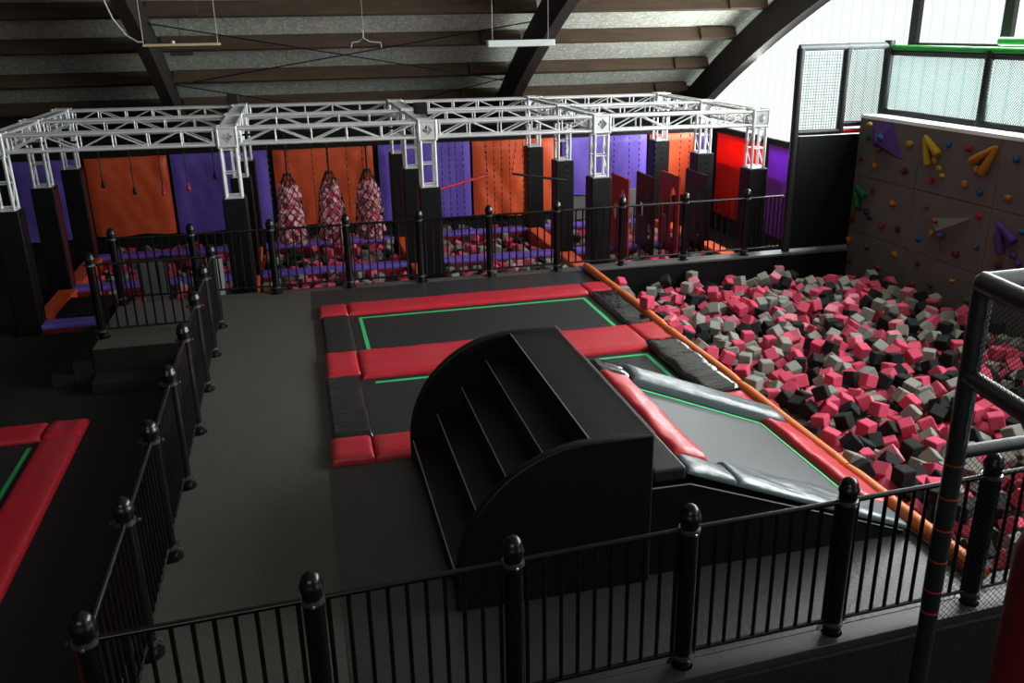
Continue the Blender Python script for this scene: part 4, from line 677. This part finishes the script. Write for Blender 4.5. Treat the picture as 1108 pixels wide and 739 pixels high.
b=MB(); b.box(6.12,8.24,20.28,20.35,-.5,.08); tag(build(b,'lit_wall_patch','greywall',bevel=.01,loc=(7.2,20.3,-.5)),'grey patch painted for light on the back wall below the shorter purple mat','panel')  # grey colour stands in for light falling on the wall
def smat(y0,y1,z0,z1,m,label,seed):
    b=MB(); n=20; P=[];F=[]
    for k,dx in ((0,0),(1,.012)):
        for i in range(n+1):
            for j in range(n+1):
                y=y0+(y1-y0)*i/n; z=z0+(z1-z0)*j/n; P.append((9.93+dx-.012*noise.noise(Vector((y*2,z*1.5,seed))),y,z))
    m_=n+1
    for i in range(n):
        for j in range(n): F.append((i*m_+j,i*m_+j+1,(i+1)*m_+j+1,(i+1)*m_+j)); F.append(tuple(m_*m_+q for q in (i*m_+j,(i+1)*m_+j,(i+1)*m_+j+1,i*m_+j+1)))
    b.add(P,F); tag(build(b,'wall_mat',m,smooth=60,loc=(9.93,(y0+y1)/2,z0)),label,'wall mat','mats hung along the side wall')
smat(17.65,19.95,-.45,1.47,'redthin','bright red sheet on the side wall, daylight glowing through its top half',31)
smat(16.2,17.5,-.45,1.47,'purplethin','purple sheet on the side wall beside the black net panel',32)
smat(14.6,16.1,-.45,1.47,'purplethin','purple sheet on the side wall hidden behind the black net panel',33) if False else None

# ------------------------------------------------------------------ hanging obstacles
def chain(mb,p0,p1,link=.055,w=.013):
    p0,p1=Vector(p0),Vector(p1); L=(p1-p0).length; n=max(2,int(L/link)); d=(p1-p0).normalized(); a=d.orthogonal().normalized(); c=d.cross(a)
    for k in range(n):
        q=p0+(p1-p0)*((k+.5)/n); A,B=(a*w,c*w*.35) if k%2 else (c*w,a*w*.35); h=d*(L/n*.62)
        mb.add([q-h,q+A,q+B,q-A,q-B,q+h],[(0,1,2),(0,2,3),(0,3,4),(0,4,1),(5,2,1),(5,3,2),(5,4,3),(5,1,4)])
for i,((px,py),m) in enumerate(zip(((112,201),(146,208),(177,209),(204,204),(233,191)),('chain','chain','redvinyl','redvinyl','chain'))):
    p=at_y(px,py,15.9)
    t=thing('hanging_grip','%s of the five ball grips hanging on ropes under the left truss bay, %s ball'%(['leftmost','second','middle','fourth','rightmost'][i],'red' if m=='redvinyl' else 'black'),'climbing grip',p,'ball grips on ropes')
    b=MB(); b.tube([(p.x,p.y,2.30),p],.010,6); build(b,'rope','chain',t,smooth=True)
    b=MB(); b.ball(p,.038,2,sq=(1,1,1.25)); b.tube([p+Vector((0,0,.05)),p+Vector((0,0,.10))],[.03,.012],8); build(b,'ball',m,t,smooth=True)
ties=['first','second','third']
bd=random.Random(3)
for i,(px,sw) in enumerate(((313,1),(358,1),(399,1))):
    c=at_y(px,215,15.95); x=c.x
    t=thing('hanging_net_bag','%s hanging black net bag stuffed with pale pink pieces, in front of the orange mat'%['left-hand','middle','right-hand'][i],'net bag',(x,15.95,.45),'stuffed net bags')
    prof=[(.012,1.74),(.020,1.64),(.075,1.50),(.125,1.38),(.155,1.24),(.175,1.05),(.195,.85),(.215,.65),(.225,.52),(.20,.42),(.10,.36)]
    b=MB(); b.lathe((x,15.95,0),[(r*.80,z) for r,z in prof if z<1.45][::-1],16); f_=build(b,'stuffing','pink',t,smooth=True)
    def rad(z):
        for (r0,z0),(r1,z1) in zip(prof,prof[1:]):
            if z1<=z<=z0: return r0+(r1-r0)*(z0-z)/(z0-z1)
        return .05
    b=MB()
    for k in range(170):
        z=.40+1.0*bd.random()**1.15; a=2*PI*bd.random(); r=rad(z)*(.86+.18*bd.random()); s=.055+.035*bd.random()
        q=Quaternion(Vector((bd.random()-.5,bd.random()-.5,bd.random()-.5)).normalized(),bd.random()*6); c_=Vector((x+r*math.cos(a),15.95+r*math.sin(a),z))
        b.obox(c_,q@Vector((s,0,0)),q@Vector((0,s,0)),q@Vector((0,0,s)))
    tag(build(b,'pale_pieces','palepink',t),'pale pink foam pieces',kind='stuff')
    b=MB(); ns=10
    for sgn in (1,-1):
        for k in range(ns):
            pts=[]
            for j in range(15):
                z=1.62-1.24*j/14; a=2*PI*k/ns+sgn*j*.30; r=rad(z)*1.12+.022; pts.append((x+r*math.cos(a),15.95+r*math.sin(a),z))
            b.tube(pts,.0075,4,False)
    b.tube([(x,15.95,1.55),(x+.01,15.95,2.30)],.016,6); build(b,'net','netdark',t,smooth=True)
def hang(px,zb,i,where,Y=15.9):
    x=at_y(px,200,Y).x; b=MB(); chain(b,(x,Y,2.28),(x,Y,zb)); tag(build(b,'hanging_chain','chain',loc=(x,Y,2.28)),where,'chain','black chains hanging from the truss')
for i,px in enumerate((293,314,340,356,377,394)):
    hang(px,.15,i,'%s black chain hanging among the net bags'%['leftmost','second','third','fourth','fifth','rightmost'][i])
for i,px in enumerate((479,487,494,502)): hang(px,.30,i,'%s of the four black chains in front of the purple mat behind the red bar'%['leftmost','second','third','rightmost'][i])
for i,px in enumerate((527,535,543,552,566,573)): hang(px,.30,i,'%s black chain in the row hanging in front of the creased orange mat'%['leftmost','second','third','fourth','fifth','rightmost'][i])
def bar(p0,p1,m,label,tops):
    p0,p1=Vector(p0),Vector(p1); t=thing('swing_bar',label,'bar',(p0+p1)/2)
    b=MB(); b.tube([p0,p1],.024,10); build(b,'bar',m,t,smooth=True)
    for p,tp in zip((p0,p1),tops):
        if tp: b=MB(); chain(b,tp,p); build(b,'chain','chain',t)
bar((2.40,15.7,1.22),(3.38,15.9,1.40),'redvinyl','red swing bar hanging tilted in front of the purple and orange mats',((2.40,15.7,2.28),(3.30,15.9,2.28)))
bar((3.86,16.0,1.385),(4.93,16.0,1.20),'chain','dark swing bar hanging tilted in front of the orange mat',((3.99,16.0,2.28),(4.86,16.0,2.28)))
for i,(x,m,nm) in enumerate(((6.18,'boardred','red'),(6.72,'blackvinyl','black'),(7.23,'boardred','red'),(7.80,'blackvinyl','black'))):
    t=thing('swinging_board','%s hanging board with oval holes, %s from the left under the right truss bay'%(nm,ORD[i]),'board',(x,16.5,-.4),'hanging boards')
    # board in the y-z plane with oval holes
    b=MB(); y0,y1,z0,z1=16.02,16.98,-.42,1.14; holes=[(16.3,.72),(16.70,.42),(16.3,.05)]
    bm=bmesh.new(); NY,NZ=24,40; keep=[]
    def inside(y,z): return any(((y-a)/.14)**2+((z-c)/.17)**2<1 for a,c in holes)
    V={}
    def vert(j,k,s):
        key=(j,k,s)
        if key not in V: V[key]=bm.verts.new((x+s*.018,y0+(y1-y0)*j/NY,z0+(z1-z0)*k/NZ))
        return V[key]
    solid=lambda j,k: 0<=j<NY and 0<=k<NZ and not inside(y0+(y1-y0)*(j+.5)/NY,z0+(z1-z0)*(k+.5)/NZ)
    for j in range(NY):
        for k in range(NZ):
            if not solid(j,k): continue
            for s in (-1,1): bm.faces.new([vert(*q,s) for q in ((j,k),(j+1,k),(j+1,k+1),(j,k+1))])
            for (dj,dk,a,c) in ((-1,0,(j,k),(j,k+1)),(1,0,(j+1,k),(j+1,k+1)),(0,-1,(j,k),(j+1,k)),(0,1,(j,k+1),(j+1,k+1))):
                if not solid(j+dj,k+dk): bm.faces.new([vert(*a,-1),vert(*c,-1),vert(*c,1),vert(*a,1)])
    bm.verts.index_update(); b.add([v.co for v in bm.verts],[[v.index for v in f.verts] for f in bm.faces]); bm.free()
    build(b,'board',m,t)
    for y in (16.08,16.92): b=MB(); chain(b,(x,y,2.28),(x,y,1.12)); build(b,'chain','chain',t)
# grey eight-sided board standing behind them
c=at_y(685,217,18.6); b=MB(); h,w,q=.26,.24,.10
b.prism([(c.x-w,c.z-h+q),(c.x-w+q,c.z-h),(c.x+w-q,c.z-h),(c.x+w,c.z-h+q),(c.x+w,c.z+h-q),(c.x+w-q,c.z+h),(c.x-w+q,c.z+h),(c.x-w,c.z+h-q)],1,18.58,18.64); b.box(c.x-.03,c.x+.03,18.59,18.63,-.9,c.z-h)
tag(build(b,'octagonal_board','greywall',loc=(c.x,18.6,-.9)),'grey eight-sided board on a stand behind the hanging boards','board')

# ------------------------------------------------------------------ climbing wall
CX=9.70
w=thing('climbing_wall','dark grey climbing wall with coloured holds rising from the foam pit','climbing wall',(9.85,11,-.8))
b=MB(); b.box(CX+.04,10.04,1.5,14.02,-.8,2.33); build(b,'frame','seamdark',w)
zs=[(-.8,.355),(.365,1.355),(1.365,2.34)]; yss=[[(12.40,14.03),(10.69,12.39),(8.3,10.68),(5.91,8.29),(3.52,5.90),(1.5,3.51)]]*3
for (z0,z1),ys_ in zip(zs,yss):
    for y0,y1 in ys_: b=MB(); b.box(CX,CX+.045,y0,y1,z0,z1); build(b,'wall_panel','climb',w,bevel=.004)
b=MB(); b.box(CX-.005,10.06,1.5,14.03,2.34,2.40); build(b,'white_ledge','ledge',w,bevel=.008)
def wp(cx,cy): return at_x(780+cx/3.36,130+cy/3.36,CX)
HL=[('yellow',690,85),('blue',830,88),('red',905,102),('blue',1077,143),('darkred',512,140),('orangeh',562,165),('darkred',670,185),('red',768,220),('yellow',795,175),('yellow',807,203),('yellow',780,146),('yellow',932,178),('orangeh',890,232),('blue',945,263),('orangeh',1047,282),('greenh',540,60),('darkred',555,255),('orangeh',627,303),('greenh',750,315),('red',940,348),('darkgrey',530,333),('darkgrey',543,355),('darkgrey',505,322),('darkred',480,360),('red',588,385),('darkred',645,395),('blue',720,432),('darkred',857,487),('red',805,367),('purpleh',825,418),('orangeh',770,410),('blue',930,462),('purpleh',1050,452),('purpleh',1067,492),('purpleh',1085,523),('darkred',1012,528),('orangeh',467,435),('greenh',533,462),('orangeh',633,487),('darkred',715,520),('red',575,538),('red',700,598),('greenh',765,600),('orangeh',843,585),('greenh',893,660),('blue',1097,408),('darkred',470,510),('yellow',567,15),('blue',605,62),('darkred',600,108)]
for i,(c,x,y) in enumerate(HL):
    p=wp(x,y); b=MB(); rd=random.Random(i); s=.043+.018*rd.random(); off=.015
    if (x,y) in ((567,15),(605,62),(600,108),(805,367),(825,418)): off=.14
    b.ball(p-Vector((off,0,0)),s,2,sq=(.8,1+.35*rd.random(),.85+.3*rd.random()),jit=.45,seed=i)
    tag(build(b,'hold','h_'+c,w,smooth=60),{'h':''}.get(c,c.replace('orangeh','orange').replace('greenh','green').replace('purpleh','purple').replace('darkred','dark red').replace('darkgrey','dark grey'))+' hold')
def finger(c,apex,prongs,label):
    for pr in prongs:
        a=wp(*apex)-Vector((.03,0,0)); e=wp(*pr)-Vector((.05,0,0)); b=MB(); b.tube([a,a+(e-a)*.15,a+(e-a)*.9,e],[.028,.045,.066,.052],10); tag(build(b,'long_hold','h_'+c,w,smooth=50),label)
finger('yellow',(748,58),((762,163),(800,125)),'long yellow hold'); finger('orangeh',(1010,98),((918,150),(957,195)),'long yellow-orange hold')
finger('greenh',(495,237),((505,315),(533,278)),'long green hold'); finger('purpleh',(1012,368),((1027,485),(1078,443)),'long purple hold')
def volume(c,pts,apex,d,label):
    P=[wp(*p) for p in pts]; a=wp(*apex)-Vector((d,0,0)); n=len(P); b=MB(); b.add(P+[a],[(i,(i+1)%n,n) for i in range(n)]+[list(range(n))]); tag(build(b,'pyramid_volume','h_'+c,w),label)
volume('purpleh',((552,6),(628,8),(664,148),(553,95)),(592,80),.16,'purple pyramid volume'); volume('greyh',((765,356),(918,355),(796,488)),(815,400),.17,'grey pyramid volume')
rb=random.Random(9); b=MB()
for k in range(46):
    p=Vector((CX-.002,7.5+6.4*rb.random(),.1+2.15*rb.random())); b.ball(p,.012,1)
build(b,'bolt_heads','h_bolt',w)

# ------------------------------------------------------------------ nets and frames behind the pit
def net(mb,o,U,V,sp,r,diamond):
    o,U,V=Vector(o),Vector(U),Vector(V); lu,lv=U.length,V.length; u,v=U/lu,V/lv; N=u.cross(v)
    def strand(a,c):
        p0=o+u*a[0]+v*a[1]; p1=o+u*c[0]+v*c[1]
        d=(p1-p0)
        if d.length<.01: return
        sag=N*(.01*math.sin(a[0]*9+a[1]*7)); s=d.normalized().cross(N).normalized()*r
        mb.add([p0+s,p0-s*.5+N*r,p0-s*.5-N*r,p1+s,p1-s*.5+N*r,p1-s*.5-N*r],[(0,1,4,3),(1,2,5,4),(2,0,3,5)])
    if diamond:
        k=-int(lv/sp)-1
        while k*sp<lu:
            x=k*sp
            a=max(0,-x); c=min(lv,lu-x)
            if c>a: strand((x+a,a),(x+c,c)); strand((x+a,lv-a),(x+c,lv-c))
            k+=1
    else:
        for k in range(1,int(lu/sp)): strand((k*sp,0),(k*sp,lv))
        for k in range(1,int(lv/sp)): strand((0,k*sp),(lu,k*sp))
t=thing('net_enclosure','black foam-sleeved frame with safety nets above the black panel and the climbing wall','safety net',(9.3,14.1,0))
def ftube(p0,p1,r,m,nm): b=MB(); b.tube([p0,p1],r,12); return build(b,nm,m,t,smooth=50)
ftube((8.50,14.12,.0),(8.47,14.12,3.52),.070,'foamblack','frame_post'); ftube((9.36,14.12,2.1),(9.36,14.12,3.52),.065,'foamblack','frame_post'); ftube((10.17,14.12,-.2),(10.17,14.12,3.62),.085,'foamblack','frame_post')
for y in (11.75,9.4): ftube((10.2,y,2.40),(10.2,y,3.5),.07,'foamblack','frame_post')
ftube((8.44,14.12,3.53),(9.36,14.12,3.53),.058,'foamgrey','grey_top_rail'); ftube((9.36,14.12,3.53),(10.2,14.12,3.53),.062,'foamgrey','grey_top_rail')
ftube((8.47,14.12,2.12),(9.36,14.12,2.12),.05,'foamblack','lower_rail'); ftube((9.36,14.12,2.24),(10.17,14.12,2.24),.05,'foamblack','lower_rail'); ftube((9.36,14.12,2.12),(10.17,14.12,2.12),.045,'redvinyl','red_rail')
ftube((10.2,14.1,3.50),(10.2,7.5,3.50),.048,'greenrail','green_top_rail'); ftube((10.22,14.1,3.41),(10.22,7.5,3.41),.048,'foamblack','upper_rail'); ftube((10.2,14.1,2.43),(10.2,7.5,2.43),.055,'foamblack','lower_rail')
ftube((10.42,11.85,3.62),(10.42,7.5,3.62),.06,'greenrail','green_top_rail')
b=MB(); net(b,(8.53,14.12,2.15),(.80,0,0),(0,0,1.34),.05,.0048,False); build(b,'square_net','netgreen',t)
b=MB(); net(b,(9.40,14.12,2.26),(.74,0,0),(0,0,1.24),.048,.0050,True); build(b,'diamond_net','netgreen',t)
for y0,y1 in ((11.78,14.07),(9.43,11.72),(7.5,9.37)):
    b=MB(); net(b,(10.2,y0,2.46),(0,y1-y0,0),(0,0,.93),.048,.0046,True); build(b,'diamond_net','netgreen',t)
b=MB(); b.box(8.56,10.12,14.09,14.13,.07,2.06); build(b,'black_panel','blackvinyl',t,bevel=.01)

# ------------------------------------------------------------------ the near netted frame at the right
FX,FY=3.51,3.83
def zp(px,py): d=ray(px,py); return H+d.z*math.hypot(FX,FY)/math.hypot(d.x,d.y)
t=thing('netted_frame','black foam-padded post and rails with netting standing close by at the right','play frame',(FX,FY,-.9))
zt_=zp(1078,308); zm=zp(1052,408); zx=zp(1045,492)
b=MB(); b.tube([(FX,FY,-.9),(FX,FY,zt_-.02),(FX,FY,zt_+.03),(FX,FY,zt_+.06)],[.050,.055,.050,.02],16); po=build(b,'padded_post','foamblack',t,smooth=50)
b=MB()
for py in (501,537,571,605,637,660): 
    z=zp(1032-(py-501)*.16,py); b=MB(); b.lathe_open((FX,FY,z),[(.049,-.005),(.0535,-.005),(.0535,.005),(.049,.005)],20); tag(build(b,'cable_tie','redtie',po),'red cable tie')
for z in (zm-.35,zm+.05,zt_-.12): b=MB(); b.lathe_open((FX,FY,z),[(.049,-.01),(.0545,-.01),(.0545,.01),(.049,.01)],20); build(b,'sleeve_joint','foamblack',po)
dd=Vector((-.146,-.989,0)); E_=2.2
for e in (Vector((FX,FY,0))+dd*E_,Vector((FX+1.6,FY+.048,0))):
    b=MB(); b.tube([(e.x,e.y,-.9),(e.x,e.y,zt_+.03)],.05,14); build(b,'padded_post','foamblack',t,smooth=50)
def rail(z,d,L,r,m,nm): b=MB(); p=Vector((FX,FY,z)); b.tube([p,p+d*L],r,14); return build(b,nm,m,t,smooth=50)
rail(zt_,dd,E_,.062,'foamblack','side_rail'); rail(zm,dd,E_,.052,'foamblack','side_rail')
xd=Vector((1,.03,0)); rail(zt_,xd,1.6,.060,'foamgrey','grey_top_rail'); rail(zx,xd,1.6,.04,'foamblack','cross_rail')
b=MB(); net(b,Vector((FX,FY,zm+.04))+dd*.05,dd*(E_-.05),(0,0,zt_-zm-.08),.034,.0017,True); build(b,'side_net','netdark',t)
b=MB(); net(b,Vector((FX,FY,-.15))+xd*.05,xd*1.5,(0,0,zx+.11),.042,.0017,True); build(b,'front_net','netdark',t)
b=MB(); pts=[Vector((FX,FY,zt_-.10-k*.06))+dd*.055+Vector((.008*(k%2),0,0)) for k in range(15)]; b.tube(pts,.0035,5); build(b,'net_lacing','foamgrey',t)
# red padded pole beside it
d=ray(1146,715); s=1.75/math.hypot(d.x,d.y); b=MB(); px_,py_=d.x*s,d.y*s
b.lathe((px_,py_,0),[(.11,-.9),(.11,3.0),(.10,3.03),(.04,3.05)],24); tag(build(b,'red_padded_pole','deepred',smooth=50,loc=(px_,py_,-.9)),'dark red padded pole close by, cut by the right edge','pole')

# ------------------------------------------------------------------ things under the roof
t=thing('fluorescent_light','white fluorescent light fitting hanging from the roof by thin wires','ceiling light',(3.05,12.0,3.7))
b=MB(); b.box(2.585,3.50,11.93,12.07,3.70,3.785); build(b,'housing','lamp',t,bevel=.01)
for x in (2.66,3.42): b=MB(); b.tube([(x,12,3.78),(x,12,6.2)],.004,5); build(b,'wire','cable',t)
t=thing('batten_light','pale timber-coloured batten hanging on chains at the left','ceiling light',(-1.2,12,3.8))
b=MB(); b.box(-1.67,-.77,11.97,12.03,3.795,3.825); build(b,'batten','batten',t,bevel=.005)
for x in (-1.66,-.80): b=MB(); b.tube([(x,12,3.82),(x,12,6.2)],.004,5); build(b,'wire','cable',t)
b=MB(); b.ball((-1.32,12,3.84),.022,2); build(b,'bulb','lamp',t,smooth=True)
b=MB(); b.tube([(-1.66,12,3.85),(-1.72,12,3.85),(-1.85,12.05,3.93),(-1.98,12.1,4.12),(-2.1,12.1,4.5),(-2.2,12.1,5.2)],.011,6); tag(build(b,'power_cable','cable',smooth=True,loc=(-1.66,12,3.85)),'pale cable looping up from the timber batten','cable')
c=at_y(197,58,17.2); t=thing('dark_lamp','small dark lamp hanging below a purlin at the left','ceiling light',c)
b=MB(); b.box(c.x-.19,c.x+.19,17.15,17.25,c.z-.035,c.z+.03); build(b,'housing','speaker',t,bevel=.01)
b=MB(); b.tube([(c.x,17.2,c.z+.03),(c.x,17.2,4.6)],.005,5); build(b,'wire','chain',t)
def rod(p0,p1,label): b=MB(); b.tube([p0,p1],.014,6); tag(build(b,'bracing_rod','chain',loc=p0),label,'bracing rod','steel bracing rods')
rod((-2.45,18.58,4.12),(5.12,21.5,2.72),'thin dark bracing rod falling to the right across the roof bay')
rod((-2.0,21.2,2.93),(5.12,18.8,4.06),'thin dark bracing rod rising to the right across the roof bay')
rod((-2.45,21.25,2.88),(1.6,23.1,1.95),'thin dark bracing rod low behind the left truss'); rod((2.9,22.5,2.25),(5.12,21.4,2.82),'short thin dark bracing rod beside the middle roof rib')
c=at_y(393,46,17.6); b=MB(); s=.0105
P=[(380,52),(381,46),(388,45),(393,41),(400,45),(412,46),(413,52)]; b.tube([at_y(x,y,17.6) for x,y in P],.010,6); b.tube([at_y(393,41,17.6),at_y(393,33,17.6),at_y(390,33,17.6)],.012,6); b.tube([at_y(393,33,17.6),Vector((at_y(393,33,17.6).x,17.6,4.75))],.004,5)
tag(build(b,'wire_hanger','cable',smooth=True,loc=c),'thin bent wire hanger hanging below the purlins','hanger')
for x,y,z,lab in ((-1.12,19.2,2.58,'small black loudspeaker on the truss above the second pillar'),(2.16,15.6,2.56,'small black loudspeaker on the truss above the third pillar')):
    t=thing('loudspeaker',lab,'loudspeaker',(x,y,z)); b=MB(); b.box(x-.11,x+.11,y-.1,y+.1,z,z+.19); build(b,'case','speaker',t,bevel=.012); b=MB(); b.box(x-.09,x+.09,y-.108,y-.1,z+.02,z+.17); build(b,'grille','chain',t)

# ------------------------------------------------------------------ light
wd=bpy.data.worlds.new('world'); S.world=wd; wd.use_nodes=True
bg=wd.node_tree.nodes['Background']; bg.inputs[0].default_value=(.80,.88,1,1); bg.inputs[1].default_value=.05
def area(loc,rot,sx,sy,e,col=(1,1,1)):
    l=bpy.data.lights.new('daylight','AREA'); l.shape='RECTANGLE'; l.size=sx; l.size_y=sy; l.energy=e; l.color=col
    o=bpy.data.objects.new('daylight',l); COL.objects.link(o); o.location=loc; o.rotation_euler=rot; return o
area((10.64,17.0,2.5),(0,R(90),0),1.4,5.2,380,(.95,1,1))      # daylight coming in through the gable sheets
area((10.62,8.0,4.3),(0,R(90),0),3.2,11.5,1150,(.96,1,1))        # and through the clear gable window
area((-3,-7,6.0),(R(68),0,R(-10)),8,2.0,150,(1,.97,.93))         # added fill from behind the viewer, no window seen there
vs=S.view_settings; S.display_settings.display_device='sRGB'; vs.view_transform='Standard'; vs.look='None'; vs.exposure=.6; vs.gamma=1; vs.use_curve_mapping=False
